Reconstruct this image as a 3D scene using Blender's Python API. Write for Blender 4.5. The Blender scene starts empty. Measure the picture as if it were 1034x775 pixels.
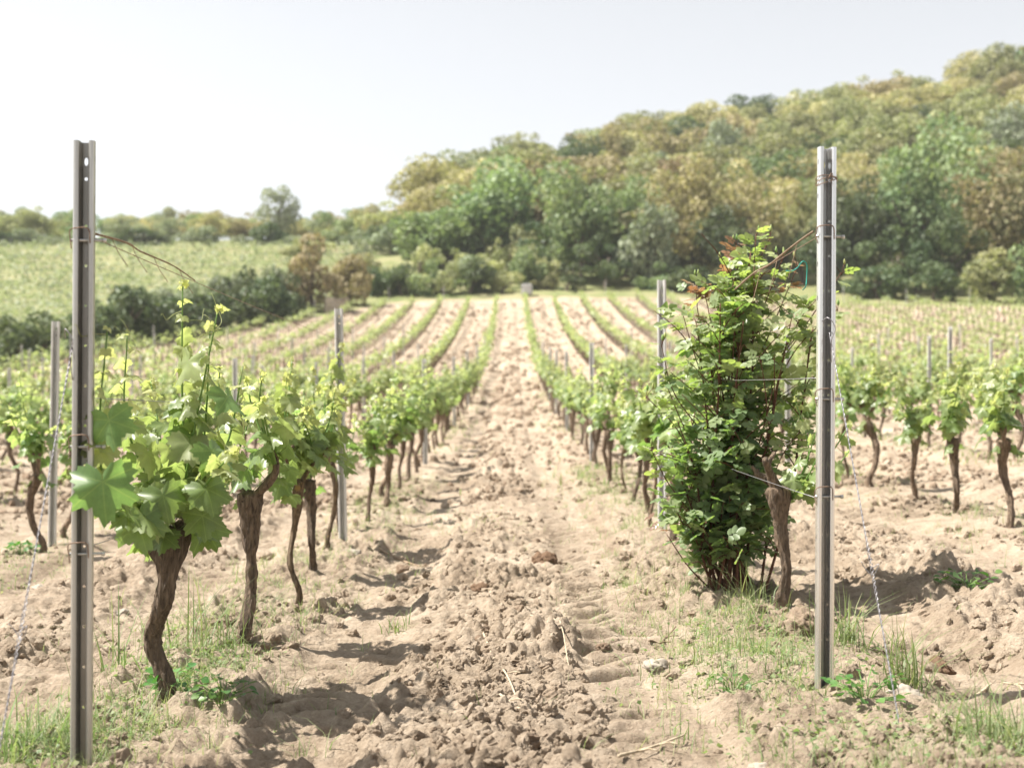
import bpy, bmesh, math, random
import numpy as np
from mathutils import Vector, Matrix

scene = bpy.context.scene
COL = scene.collection
PI = math.pi
F = 1421.0            # focal length in pixels of the 1034-wide photograph
PX0, HY = 517.0, 412.0

# ------------------------------------------------------------------ camera
cam_d = bpy.data.cameras.new("camera")
cam_d.sensor_width = 36.0
cam_d.lens = F / 1034 * 36
cam_d.clip_start = 0.1
cam_d.clip_end = 3000
cam_d.dof.use_dof = True
cam_d.dof.focus_distance = 5.4
cam_d.dof.aperture_fstop = 3.0
cam = bpy.data.objects.new("camera", cam_d)
COL.objects.link(cam)
cam.location = (0, 0, 1.0)
cam.rotation_euler = (math.radians(90) + math.atan((HY - 387.5) / F), 0, 0)
scene.camera = cam

# ------------------------------------------------------------------ light
SUN_EL, SUN_AZ = math.radians(57), math.radians(177)      # azimuth measured from +X towards +Y
world = bpy.data.worlds.new("World")
scene.world = world
world.use_nodes = True
wn = world.node_tree
wn.nodes.clear()
wo = wn.nodes.new("ShaderNodeOutputWorld")
bg = wn.nodes.new("ShaderNodeBackground")
sky = wn.nodes.new("ShaderNodeTexSky")
sky.sky_type = 'NISHITA'
sky.sun_disc = False
sky.sun_elevation = SUN_EL
sky.sun_rotation = math.radians(90) - SUN_AZ
sky.air_density = 1.0
sky.dust_density = 1.0
sky.ozone_density = 1.0
hsv = wn.nodes.new("ShaderNodeHueSaturation")
hsv.inputs['Saturation'].default_value = 0.16
bg.inputs[1].default_value = 0.077
wn.links.new(sky.outputs[0], hsv.inputs['Color'])
wn.links.new(hsv.outputs[0], bg.inputs[0])
wn.links.new(bg.outputs[0], wo.inputs[0])

sun_d = bpy.data.lights.new("sun", 'SUN')
sun_d.energy = 4.9
sun_d.angle = math.radians(0.55)
sun_d.color = (1.0, 0.945, 0.86)
sun = bpy.data.objects.new("sun", sun_d)
COL.objects.link(sun)
sd = Vector((math.cos(SUN_EL) * math.cos(SUN_AZ), math.cos(SUN_EL) * math.sin(SUN_AZ), math.sin(SUN_EL)))
sun.rotation_euler = (-sd).to_track_quat('-Z', 'Y').to_euler()
sun.location = (-20, 5, 30)

scene.view_settings.view_transform = 'Standard'
scene.view_settings.look = 'None'
scene.view_settings.exposure = 1.32
scene.view_settings.gamma = 1.0
scene.view_settings.use_curve_mapping = False
scene.render.engine = 'CYCLES'
scene.cycles.max_bounces = 8
scene.cycles.diffuse_bounces = 3
scene.cycles.glossy_bounces = 2
scene.cycles.transmission_bounces = 4
scene.cycles.use_denoising = True
scene.cycles.volume_bounces = 0
HAZE = 0.0003


# ------------------------------------------------------------------ noise (numpy)
def _hash(ix, iy, seed):
    ix = ix.astype(np.int64).astype(np.uint64)
    iy = iy.astype(np.int64).astype(np.uint64)
    M = np.uint64(0xffffffff)
    h = (ix * np.uint64(374761393) + iy * np.uint64(668265263) + np.uint64(seed * 144269 + 977)) & M
    h = ((h ^ (h >> np.uint64(13))) * np.uint64(1274126177)) & M
    h = ((h ^ (h >> np.uint64(15))) * np.uint64(2246822519)) & M
    h = h ^ (h >> np.uint64(16))
    return h.astype(np.float64) / 4294967296.0


def vnoise(x, y, seed=0):
    ix, iy = np.floor(x), np.floor(y)
    fx, fy = x - ix, y - iy
    u = fx * fx * fx * (fx * (fx * 6 - 15) + 10)
    v = fy * fy * fy * (fy * (fy * 6 - 15) + 10)
    a, b = _hash(ix, iy, seed), _hash(ix + 1, iy, seed)
    c, d = _hash(ix, iy + 1, seed), _hash(ix + 1, iy + 1, seed)
    return (a + (b - a) * u + (c - a) * v + (a - b - c + d) * u * v) * 2 - 1


def fbm(x, y, seed=0, octs=4, gain=0.5):
    s, a, t = 0, 1.0, 0
    for i in range(octs):
        s = s + a * vnoise(x * 2 ** i + 17.3 * i, y * 2 ** i - 9.1 * i, seed + i)
        t += a
        a *= gain
    return s / t


def lumps(x, y, cell, seed, dens=0.75):
    """rounded clods: height of hemispherical lumps on a jittered grid, in units of cell"""
    gx, gy = np.floor(x / cell), np.floor(y / cell)
    out = np.zeros_like(x)
    for i in (-1, 0, 1):
        for j in (-1, 0, 1):
            cx, cy = gx + i, gy + j
            px = (cx + _hash(cx, cy, seed)) * cell
            py = (cy + _hash(cx, cy, seed + 1)) * cell
            r = cell * (0.22 + 0.5 * _hash(cx, cy, seed + 2) ** 2)
            on = _hash(cx, cy, seed + 3) < dens
            asp = 0.7 + 0.6 * _hash(cx, cy, seed + 4)
            d2 = ((x - px) ** 2 * asp + (y - py) ** 2 / asp) / (r * r)
            h = np.sqrt(np.clip(1 - d2, 0, 1)) * r / cell * on
            out = np.maximum(out, h)
    return out


def sstep(a, b, x):
    t = np.clip((x - a) / (b - a), 0, 1)
    return t * t * (3 - 2 * t)


# ------------------------------------------------------------------ terrain
ROW_L, ROW_R, GAP = -1.22, 1.05, 2.25
ZR_X = np.array([-40, -22, -14.7, -6, 7, 18, 29, 40, 54, 70, 87, 120, 180])
ZR_Z = np.array([28.5, 30.0, 35.0, 38.5, 41.0, 43.5, 45.8, 47.5, 49.5, 51.5, 57.5, 66, 74]) - 1.5


def macro(x, y):
    x = np.asarray(x, float)
    y = np.asarray(y, float)
    yc = np.clip(y, 0, 155)
    z = 0.00073 * yc ** 2 + 0.0445 * np.clip(yc - 118, 0, 40) + 0.127 * np.clip(y - 155, 0, 90) - 0.03 * np.clip(y - 250, 0, 400)
    z = z + 0.30 * np.tanh(0.1333 * x) * sstep(-2, 4, y)
    # wooded hill on the right
    zr = np.interp(x, ZR_X, ZR_Z)
    t = np.clip((y - 122) / (240 - 122), 0, 1)
    hill = 11.0 + (zr - 11.0) * (0.62 * t + 0.38 * t * t * (3 - 2 * t))
    k = sstep(-24, -9, x) * sstep(120, 127, y)
    z = z + k * (hill - np.minimum(z, hill)) * 1.0
    return z


def field_end(x):
    """far edge of the ploughed vineyard"""
    x = np.asarray(x, float)
    return np.interp(x, [-30, -26, -23.7, -21.9, -15.6, -10, 8, 28, 68], [30, 48, 64, 80.5, 103, 118, 118, 109, 101])


def detail(x, y, res):
    """soil relief; res = local grid step, so that nothing finer than the mesh is asked for"""
    def fade(lam):
        return np.clip((lam / res - 2.0) / 2.0, 0, 1)
    h = np.zeros_like(x)
    inside = sstep(0, 3, field_end(x) - y)
    lane = (x - ROW_L) % GAP            # 0 at a row, GAP/2 in mid lane (same pitch on both sides within 2 cm)
    lm = np.abs(lane - GAP / 2)         # distance from mid-lane
    row = GAP / 2 - lm
    track = 1 - sstep(0.13, 0.27, np.abs(lm - 0.56))
    rt = sstep(-0.1, 0.1, x) * (1 - sstep(1.0, 1.2, x))      # the fresh tyre track right of the lane's middle
    mid = np.exp(-(lm / 0.42) ** 2)
    wob = fbm(x * 0.8, y * 0.5, 5, 2)
    h += inside * (-0.045 * track * (0.8 + 0.4 * wob) + 0.035 * mid + 0.03 * np.exp(-(row / 0.3) ** 2))
    h += inside * 0.05 * fbm(x * 1.1, y * 0.8, 11, 3) * fade(0.9)
    rough = (1 - (0.55 + 0.30 * rt) * track) * (0.55 + 0.45 * mid + 0.25 * fbm(x * 0.9, y * 0.7, 23, 2))
    rough = np.clip(rough * (0.8 + 0.9 * fbm(x * 1.7, y * 1.4, 27, 2)), 0.05, 1.3) * inside
    h += rough * 0.070 * fbm(x * 3.2, y * 3.0, 31, 3) * fade(0.3)
    h -= rough * 0.105 * np.abs(fbm(x * 6.0, y * 5.6, 35, 4)) * fade(0.14)
    h += rough * 0.060 * np.abs(fbm(x * 13.0, y * 12.0, 37, 3)) * fade(0.07)
    wx, wy = x + 0.026 * fbm(x * 24, y * 24, 91, 2), y + 0.026 * fbm(x * 24, y * 24, 94, 2)
    h += rough * 0.085 * lumps(wx, wy, 0.21, 41, 0.28) * fade(0.2)
    h += rough * 0.050 * lumps(wx, wy, 0.105, 47, 0.45) * fade(0.1)
    h += rough * 0.040 * lumps(wx * 1.1, wy, 0.05, 53, 0.7) * fade(0.05)
    h += (0.30 + rough) * 0.026 * fbm(x * 19, y * 19, 61, 3) * fade(0.05) * inside
    # chevron lugs pressed by the tractor tyres
    cx = np.where(lane > GAP / 2, 1, -1) * (lm - 0.56)
    ph = (y + 0.55 * np.abs(cx) + 0.05 * wob + 0.02 * vnoise(x * 9, y * 9, 78)) / 0.155
    saw = np.abs((ph % 1) - 0.5) * 2
    brk = sstep(-0.25, 0.25, fbm(x * 1.3, y * 0.9, 77, 2) + 0.03 + 0.26 * rt)
    h += inside * track * (0.038 + 0.022 * rt) * (sstep(0.2, 0.75, saw) - 0.4) * brk * (0.65 + 0.6 * vnoise(x * 6, y * 5, 79)) * fade(0.15)
    # old hole beside the right end post
    h += -0.10 * np.exp(-(((x - 1.72) / 0.13) ** 2 + ((y - 5.35) / 0.2) ** 2))
    h += 0.05 * np.exp(-(((x - 1.98) / 0.12) ** 2 + ((y - 5.1) / 0.15) ** 2))
    return h


def ground(x, y, res=0.02):
    x = np.atleast_1d(np.asarray(x, float))
    y = np.atleast_1d(np.asarray(y, float))
    return macro(x, y) + detail(x, y, np.full_like(x, res))


def gz(x, y):
    return float(ground(x, y, 0.03)[0])


def gm(x, y):
    return float(macro(x, y))


# ------------------------------------------------------------------ mesh building
class Geo:
    def __init__(self):
        self.v, self.f, self.t, self.u, self.n = [], [], [], [], 0

    def add(self, v, faces, tint=0.0, uv=None):
        """v (n,3); faces: list of (m,k) int arrays"""
        v = np.asarray(v, float).reshape(-1, 3)
        for fa in faces:
            fa = np.asarray(fa, np.int64)
            if fa.size:
                self.f.append(fa + self.n)
        self.v.append(v)
        self.t.append(np.full(len(v), tint) if np.isscalar(tint) else np.asarray(tint, float))
        self.u.append(np.zeros((len(v), 3)) if uv is None else np.asarray(uv, float))
        self.n += len(v)

    def scatter(self, tv, tf, M, loc, tint=None, uv=None):
        """template tv (n,3) with faces tf [(m,k)...] copied by matrices M (c,3,3) and offsets loc (c,3)"""
        c, n = len(M), len(tv)
        if c == 0:
            return
        v = np.einsum('cij,nj->cni', M, tv) + np.asarray(loc)[:, None, :]
        off = (np.arange(c) * n)[:, None, None]
        fs = [(np.asarray(fa, np.int64)[None] + off).reshape(-1, np.asarray(fa).shape[1]) for fa in tf]
        t = np.zeros(c) if tint is None else np.asarray(tint)
        uu = None if uv is None else np.tile(uv, (c, 1))
        self.add(v.reshape(-1, 3), fs, np.repeat(t, n), uu)

    def mesh(self, name, mat, smooth=True):
        me = bpy.data.meshes.new(name)
        v = np.concatenate(self.v) if self.v else np.zeros((0, 3))
        sizes = np.concatenate([np.full(len(f), f.shape[1], np.int32) for f in self.f])
        idx = np.concatenate([f.ravel() for f in self.f]).astype(np.int32)
        me.vertices.add(len(v))
        me.vertices.foreach_set('co', v.astype(np.float32).ravel())
        me.loops.add(len(idx))
        me.loops.foreach_set('vertex_index', idx)
        me.polygons.add(len(sizes))
        me.polygons.foreach_set('loop_start', np.concatenate([[0], np.cumsum(sizes)[:-1]]).astype(np.int32))
        me.polygons.foreach_set('loop_total', sizes)
        me.polygons.foreach_set('use_smooth', np.full(len(sizes), smooth))
        a = me.attributes.new('tint', 'FLOAT', 'POINT')
        a.data.foreach_set('value', np.concatenate(self.t).astype(np.float32))
        u = np.concatenate(self.u)
        if np.any(u):
            a = me.attributes.new('leafco', 'FLOAT_VECTOR', 'POINT')
            a.data.foreach_set('vector', u.astype(np.float32).ravel())
        me.update(calc_edges=True)
        me.validate()
        me.materials.append(mat)
        return me

    def build(self, name, mat, parent=None, smooth=True):
        o = bpy.data.objects.new(name, self.mesh(name, mat, smooth))
        COL.objects.link(o)
        o.parent = parent
        return o


def tag(o, label=None, cat=None, group=None, kind=None):
    for k, val in (('label', label), ('category', cat), ('group', group), ('kind', kind)):
        if val:
            o[k] = val
        elif k in o.keys() and val == '':
            del o[k]
    return o


def thing(name, label, cat, loc=(0, 0, 0), rz=0.0, group=None):
    o = bpy.data.objects.new(name, None)
    o.empty_display_size = 0.1
    COL.objects.link(o)
    o.location = loc
    o.rotation_euler = (0, 0, rz)
    return tag(o, label, cat, group)


def dup(root, kids, loc, rz=0.0, scale=1.0, label=None, group=None):
    """a copy of a thing with copies of its parts (kids: the thing's children)"""
    r = root.copy()
    COL.objects.link(r)
    r.location = loc
    r.rotation_euler = (0, 0, rz)
    r.scale = (scale,) * 3 if np.isscalar(scale) else scale
    if label:
        r['label'] = label
    if group:
        r['group'] = group
    for ch in kids:
        c = ch.copy()
        COL.objects.link(c)
        c.parent = r
    return r


def spline(P, n):
    """Catmull-Rom through the points P, n samples"""
    P = np.asarray(P, float)
    if len(P) == 2:
        t = np.linspace(0, 1, n)[:, None]
        return P[0] * (1 - t) + P[1] * t
    Q = np.vstack([2 * P[0] - P[1], P, 2 * P[-1] - P[-2]])
    s = np.linspace(0, len(P) - 1 - 1e-9, n)
    i = s.astype(int)
    t = (s - i)[:, None]
    a, b, c, d = Q[i], Q[i + 1], Q[i + 2], Q[i + 3]
    return 0.5 * (2 * b + (c - a) * t + (2 * a - 5 * b + 4 * c - d) * t * t + (3 * b - a - 3 * c + d) * t ** 3)


def tube(geo, P, R, sides=8, tint=0.0, bark=0.0, seed=0, cap=True):
    P = np.asarray(P, float)
    n = len(P)
    R = np.full(n, R) if np.isscalar(R) else np.asarray(R, float)
    T = np.gradient(P, axis=0)
    T /= np.linalg.norm(T, axis=1)[:, None] + 1e-9
    ref = np.array([1.0, 0, 0]) if abs(T[0][0]) < 0.8 else np.array([0, 1.0, 0])
    U = np.zeros_like(P)
    u = ref
    for i in range(n):
        u = u - T[i] * np.dot(u, T[i])
        u /= np.linalg.norm(u) + 1e-9
        U[i] = u
    V = np.cross(T, U)
    a = np.linspace(0, 2 * PI, sides, endpoint=False)
    ca, sa = np.cos(a), np.sin(a)
    rr = np.repeat(R[:, None], sides, 1)
    if bark > 0:
        s = np.concatenate([[0], np.cumsum(np.linalg.norm(np.diff(P, axis=0), axis=1))])[:, None]
        A = np.repeat(a[None], n, 0) + 3.0 * s
        k = max(R.max(), 1e-4)
        nz = vnoise(np.cos(A) * 2.6 + seed, np.sin(A) * 2.6 + s * 6 + seed * 3, seed)
        nz2 = vnoise(np.cos(A) * 6 + seed, np.sin(A) * 6 + s / k * 0.35, seed + 9)
        nz3 = vnoise(a[None] * 0 + s / k * 0.9, np.zeros((n, sides)) + seed, seed + 5)
        rr = rr * (1 + bark * (0.55 * nz + 0.35 * nz2 + 0.45 * nz3))
        if sides > 20:                              # split, shaggy old bark
            f1 = vnoise(np.cos(A) * 7 + seed, np.sin(A) * 7 + s / k * 0.22, seed + 21)
            f2 = vnoise(np.cos(A) * 13 + seed, np.sin(A) * 13 + s / k * 0.8, seed + 22)
            f3 = vnoise(np.cos(A) * 2 + s / k * 0.7, np.sin(A) * 2 + seed, seed + 23)
            rr = rr * (1 - 0.20 * np.abs(f1) ** 0.6 - 0.10 * np.abs(f2) + 0.16 * np.clip(f3 - 0.35, 0, 1) * 2)
    W = P[:, None] + rr[..., None] * (ca[None, :, None] * U[:, None] + sa[None, :, None] * V[:, None])
    v = W.reshape(-1, 3)
    i = np.arange(n - 1)[:, None] * sides
    j = np.arange(sides)[None]
    q = np.stack([i + j, i + (j + 1) % sides, i + sides + (j + 1) % sides, i + sides + j], -1).reshape(-1, 4)
    faces = [q]
    if cap:
        c0, c1 = len(v), len(v) + 1
        v = np.vstack([v, P[0], P[-1] + T[-1] * R[-1] * 0.3])
        jj = np.arange(sides)
        faces.append(np.stack([(jj + 1) % sides, jj, np.full(sides, c0)], -1))
        o = (n - 1) * sides
        faces.append(np.stack([o + jj, o + (jj + 1) % sides, np.full(sides, c1)], -1))
    geo.add(v, faces, tint)


def rand_rot(rng, n):
    q = rng.normal(size=(n, 4))
    q /= np.linalg.norm(q, axis=1)[:, None]
    w, x, y, z = q.T
    return np.stack([np.stack([1 - 2 * (y * y + z * z), 2 * (x * y - z * w), 2 * (x * z + y * w)], -1),
                     np.stack([2 * (x * y + z * w), 1 - 2 * (x * x + z * z), 2 * (y * z - x * w)], -1),
                     np.stack([2 * (x * z - y * w), 2 * (y * z + x * w), 1 - 2 * (x * x + y * y)], -1)], 1)


def frames(tip, nrm, size, wide=None):
    """matrices whose +X column is the leaf's tip direction and +Z its normal"""
    x = tip / (np.linalg.norm(tip, axis=1)[:, None] + 1e-9)
    z = nrm - x * np.sum(nrm * x, 1)[:, None]
    z /= np.linalg.norm(z, axis=1)[:, None] + 1e-9
    y = np.cross(z, x)
    s = np.asarray(size)[:, None]
    w = s if wide is None else s * np.asarray(wide)[:, None]
    return np.stack([x * s, y * w, z * s], -1)


# ------------------------------------------------------------------ materials
def new_mat(name):
    m = bpy.data.materials.new(name)
    m.use_nodes = True
    nt = m.node_tree
    nt.nodes.clear()
    out = nt.nodes.new("ShaderNodeOutputMaterial")
    return m, nt, out


def N(nt, kind, **kw):
    n = nt.nodes.new(kind)
    for k, val in kw.items():
        if k.startswith('i_'):
            n.inputs[k[2:].replace('_', ' ')].default_value = val
        else:
            setattr(n, k, val)
    return n


def mixc(nt, fac, a, b, blend='MIX'):
    m = N(nt, "ShaderNodeMix", data_type='RGBA', blend_type=blend)
    for sock, val in ((m.inputs[0], fac), (m.inputs[6], a), (m.inputs[7], b)):
        if isinstance(val, (int, float)):
            sock.default_value = val
        elif isinstance(val, tuple):
            sock.default_value = val + (1,) if len(val) == 3 else val
        else:
            nt.links.new(val, sock)
    return m.outputs[2]


def math_(nt, op, a, b=0.0, c=None, clamp=False):
    m = N(nt, "ShaderNodeMath", operation=op, use_clamp=clamp)
    for i, val in enumerate((a, b) if c is None else (a, b, c)):
        if isinstance(val, (int, float)):
            m.inputs[i].default_value = val
        else:
            nt.links.new(val, m.inputs[i])
    return m.outputs[0]


def noise(nt, scale, detail_=4, rough=0.55, vec=None, dist=0.0):
    n = N(nt, "ShaderNodeTexNoise")
    n.inputs['Scale'].default_value = scale
    n.inputs['Detail'].default_value = detail_
    n.inputs['Roughness'].default_value = rough
    n.inputs['Distortion'].default_value = dist
    if vec is not None:
        nt.links.new(vec, n.inputs['Vector'])
    return n.outputs[0]


def ramp(nt, fac, stops):
    r = N(nt, "ShaderNodeValToRGB")
    el = r.color_ramp.elements
    while len(el) < len(stops):
        el.new(0.5)
    for e, (p, c) in zip(el, stops):
        e.position = p
        e.color = (c if isinstance(c, tuple) else (c, c, c)) + (1,)
    nt.links.new(fac, r.inputs[0])
    return r.outputs[0]


def leaf_mat(name, base, young, trans=0.42, rough=0.42, spec=0.45, veins=False, vary=0.25, glow=(1.35, 1.5, 0.8), back=None):
    """leaf blade: per-leaf 'tint' runs from the grown colour to the young one; light comes through it"""
    m, nt, out = new_mat(name)
    at = N(nt, "ShaderNodeAttribute", attribute_name='tint')
    oi = N(nt, "ShaderNodeObjectInfo")
    col = mixc(nt, at.outputs['Fac'], base, young)
    hs = N(nt, "ShaderNodeHueSaturation")
    nt.links.new(col, hs.inputs['Color'])
    nt.links.new(math_(nt, 'MULTIPLY_ADD', oi.outputs['Random'], vary, 1 - vary / 2), hs.inputs['Value'])
    nt.links.new(math_(nt, 'MULTIPLY_ADD', oi.outputs['Random'], 0.03, 0.485), hs.inputs['Hue'])
    col = hs.outputs[0]
    if veins:
        lc = N(nt, "ShaderNodeAttribute", attribute_name='leafco')
        sep = N(nt, "ShaderNodeSeparateXYZ")
        nt.links.new(lc.outputs['Vector'], sep.inputs[0])
        X, Y = sep.outputs[0], sep.outputs[1]
        best = None
        for ang in (0, 0.95, -0.95, 1.95, -1.95):
            c, s = math.cos(ang), math.sin(ang)
            d = math_(nt, 'ABSOLUTE', math_(nt, 'SUBTRACT', math_(nt, 'MULTIPLY', X, s), math_(nt, 'MULTIPLY', Y, c)))
            al = math_(nt, 'ADD', math_(nt, 'MULTIPLY', X, c), math_(nt, 'MULTIPLY', Y, s))
            d = math_(nt, 'ADD', d, math_(nt, 'MULTIPLY', math_(nt, 'LESS_THAN', al, 0.0), 1.0))
            side = math_(nt, 'ABSOLUTE', math_(nt, 'SUBTRACT', math_(nt, 'FRACT', math_(nt, 'MULTIPLY', math_(nt, 'SUBTRACT', al, d), 7.0)), 0.5))
            d = math_(nt, 'MINIMUM', d, math_(nt, 'MULTIPLY_ADD', side, 0.10, 0.018))
            best = d if best is None else math_(nt, 'MINIMUM', best, d)
        v = math_(nt, 'SUBTRACT', 1.0, math_(nt, 'MULTIPLY', best, 38.0), clamp=True)
        col = mixc(nt, math_(nt, 'MULTIPLY', v, 0.42), col, (0.30, 0.40, 0.14))
    tc = N(nt, "ShaderNodeTexCoord")
    mott = noise(nt, 28.0, 3, 0.6, tc.outputs['Object'])
    col = mixc(nt, 0.30, col, ramp(nt, mott, [(0.3, 0.55), (0.7, 1.35)]), 'MULTIPLY')
    pb = N(nt, "ShaderNodeBsdfPrincipled")
    if back:
        gm_ = N(nt, "ShaderNodeNewGeometry")
        nt.links.new(mixc(nt, math_(nt, 'MULTIPLY', gm_.outputs['Backfacing'], 0.6), col, back), pb.inputs['Base Color'])
    else:
        nt.links.new(col, pb.inputs['Base Color'])
    pb.inputs['Roughness'].default_value = rough
    pb.inputs['Specular IOR Level'].default_value = spec
    tr = N(nt, "ShaderNodeBsdfTranslucent")
    nt.links.new(mixc(nt, 1.0, col, glow, 'MULTIPLY'), tr.inputs['Color'])
    ms = N(nt, "ShaderNodeMixShader")
    ms.inputs[0].default_value = trans
    nt.links.new(pb.outputs[0], ms.inputs[1])
    nt.links.new(tr.outputs[0], ms.inputs[2])
    nt.links.new(ms.outputs[0], out.inputs[0])
    return m


def bark_mat(name, dark, light, scale=22.0, stretch=0.16, bump=0.9, lichen=None):
    m, nt, out = new_mat(name)
    tc = N(nt, "ShaderNodeTexCoord")
    mp = N(nt, "ShaderNodeMapping")
    mp.inputs['Scale'].default_value = (1, 1, stretch)
    nt.links.new(tc.outputs['Object'], mp.inputs[0])
    n1 = noise(nt, scale * 3.2, 6, 0.65, mp.outputs[0], 0.6)
    n2 = noise(nt, scale * 0.35, 3, 0.5, tc.outputs['Object'])
    oi = N(nt, "ShaderNodeObjectInfo")
    col = ramp(nt, n1, [(0.30, dark), (0.52, tuple((a + b) / 2 for a, b in zip(dark, light))), (0.72, light)])
    col = mixc(nt, 0.5, col, ramp(nt, n2, [(0.3, 0.6), (0.7, 1.3)]), 'MULTIPLY')
    if lichen:
        n3 = noise(nt, scale * 0.8, 4, 0.6, tc.outputs['Object'])
        f = ramp(nt, n3, [(0.60, 0.0), (0.70, 0.75)])
        col = mixc(nt, f, col, lichen)
    hs = N(nt, "ShaderNodeHueSaturation")
    nt.links.new(col, hs.inputs['Color'])
    nt.links.new(math_(nt, 'MULTIPLY_ADD', oi.outputs['Random'], 0.5, 0.75), hs.inputs['Value'])
    pb = N(nt, "ShaderNodeBsdfPrincipled", i_Roughness=0.9)
    nt.links.new(hs.outputs[0], pb.inputs['Base Color'])
    bp = N(nt, "ShaderNodeBump", i_Strength=bump, i_Distance=0.022)
    nt.links.new(n1, bp.inputs['Height'])
    nt.links.new(bp.outputs[0], pb.inputs['Normal'])
    nt.links.new(pb.outputs[0], out.inputs[0])
    return m


def plain_mat(name, c1, c2, scale=20, rough=0.8, metal=0.0, bump=0.2, stretch=(1, 1, 1), bdist=0.004, spec=0.4, tint=None):
    m, nt, out = new_mat(name)
    tc = N(nt, "ShaderNodeTexCoord")
    mp = N(nt, "ShaderNodeMapping")
    mp.inputs['Scale'].default_value = stretch
    nt.links.new(tc.outputs['Object'], mp.inputs[0])
    n1 = noise(nt, scale, 5, 0.6, mp.outputs[0])
    col = ramp(nt, n1, [(0.32, c1), (0.68, c2)])
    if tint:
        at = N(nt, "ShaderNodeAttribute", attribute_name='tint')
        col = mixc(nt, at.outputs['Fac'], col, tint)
    pb = N(nt, "ShaderNodeBsdfPrincipled", i_Metallic=metal)
    pb.inputs['Specular IOR Level'].default_value = spec
    nt.links.new(col, pb.inputs['Base Color'])
    rr = ramp(nt, n1, [(0.3, min(1, rough * 1.25)), (0.7, rough * 0.8)])
    nt.links.new(rr, pb.inputs['Roughness'])
    bp = N(nt, "ShaderNodeBump", i_Strength=bump, i_Distance=bdist)
    nt.links.new(n1, bp.inputs['Height'])
    nt.links.new(bp.outputs[0], pb.inputs['Normal'])
    nt.links.new(pb.outputs[0], out.inputs[0])
    return m


SOIL_D, SOIL_M, SOIL_L = (0.140, 0.106, 0.072), (0.345, 0.273, 0.202), (0.490, 0.406, 0.316)


def soil_color(nt, vec):
    a = noise(nt, 0.55, 5, 0.6, vec)
    b = noise(nt, 7.0, 6, 0.65, vec)
    c = noise(nt, 60.0, 4, 0.6, vec)
    s = math_(nt, 'ADD', math_(nt, 'MULTIPLY', a, 0.35), math_(nt, 'ADD', math_(nt, 'MULTIPLY', b, 0.40), math_(nt, 'MULTIPLY', c, 0.25)))
    return ramp(nt, s, [(0.34, SOIL_D), (0.47, SOIL_M), (0.62, SOIL_L)]), b, c


def soil_mat():
    m, nt, out = new_mat("soil")
    tc = N(nt, "ShaderNodeTexCoord")
    vec = tc.outputs['Object']
    col, b, c = soil_color(nt, vec)
    # tilled streaks running along the lanes
    mp = N(nt, "ShaderNodeMapping")
    mp.inputs['Scale'].default_value = (4.2, 0.16, 1.0)
    nt.links.new(vec, mp.inputs[0])
    st_ = noise(nt, 1.0, 4, 0.65, mp.outputs[0])
    col = mixc(nt, 0.55, col, ramp(nt, st_, [(0.34, (0.62, 0.58, 0.54)), (0.52, (1.0, 1.0, 1.0)), (0.70, (1.12, 1.12, 1.12))]), 'MULTIPLY')
    at = N(nt, "ShaderNodeAttribute", attribute_name='cover')
    g1 = noise(nt, 0.35, 5, 0.65, vec)
    grass = ramp(nt, g1, [(0.35, (0.13, 0.16, 0.06)), (0.5, (0.21, 0.22, 0.10)), (0.65, (0.27, 0.25, 0.14))])
    col = mixc(nt, at.outputs['Fac'], col, grass)
    pb = N(nt, "ShaderNodeBsdfPrincipled", i_Roughness=0.95)
    pb.inputs['Specular IOR Level'].default_value = 0.15
    nt.links.new(col, pb.inputs['Base Color'])
    bp = N(nt, "ShaderNodeBump", i_Strength=0.9, i_Distance=0.018)
    nt.links.new(math_(nt, 'ADD', math_(nt, 'MULTIPLY', noise(nt, 150.0, 5, 0.75, vec), 0.7), math_(nt, 'MULTIPLY', noise(nt, 42.0, 5, 0.65, vec), 1.6)), bp.inputs['Height'])
    nt.links.new(bp.outputs[0], pb.inputs['Normal'])
    nt.links.new(pb.outputs[0], out.inputs[0])
    return m


def clod_mat():
    m, nt, out = new_mat("clod_soil")
    tc = N(nt, "ShaderNodeTexCoord")
    col, b, c = soil_color(nt, tc.outputs['Object'])
    at = N(nt, "ShaderNodeAttribute", attribute_name='tint')
    col = mixc(nt, at.outputs['Fac'], col, (0.17, 0.10, 0.06))
    pb = N(nt, "ShaderNodeBsdfPrincipled", i_Roughness=0.95)
    pb.inputs['Specular IOR Level'].default_value = 0.15
    nt.links.new(col, pb.inputs['Base Color'])
    bp = N(nt, "ShaderNodeBump", i_Strength=1.0, i_Distance=0.014)
    nt.links.new(noise(nt, 110.0, 6, 0.75, tc.outputs['Object']), bp.inputs['Height'])
    nt.links.new(bp.outputs[0], pb.inputs['Normal'])
    nt.links.new(pb.outputs[0], out.inputs[0])
    return m


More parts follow.
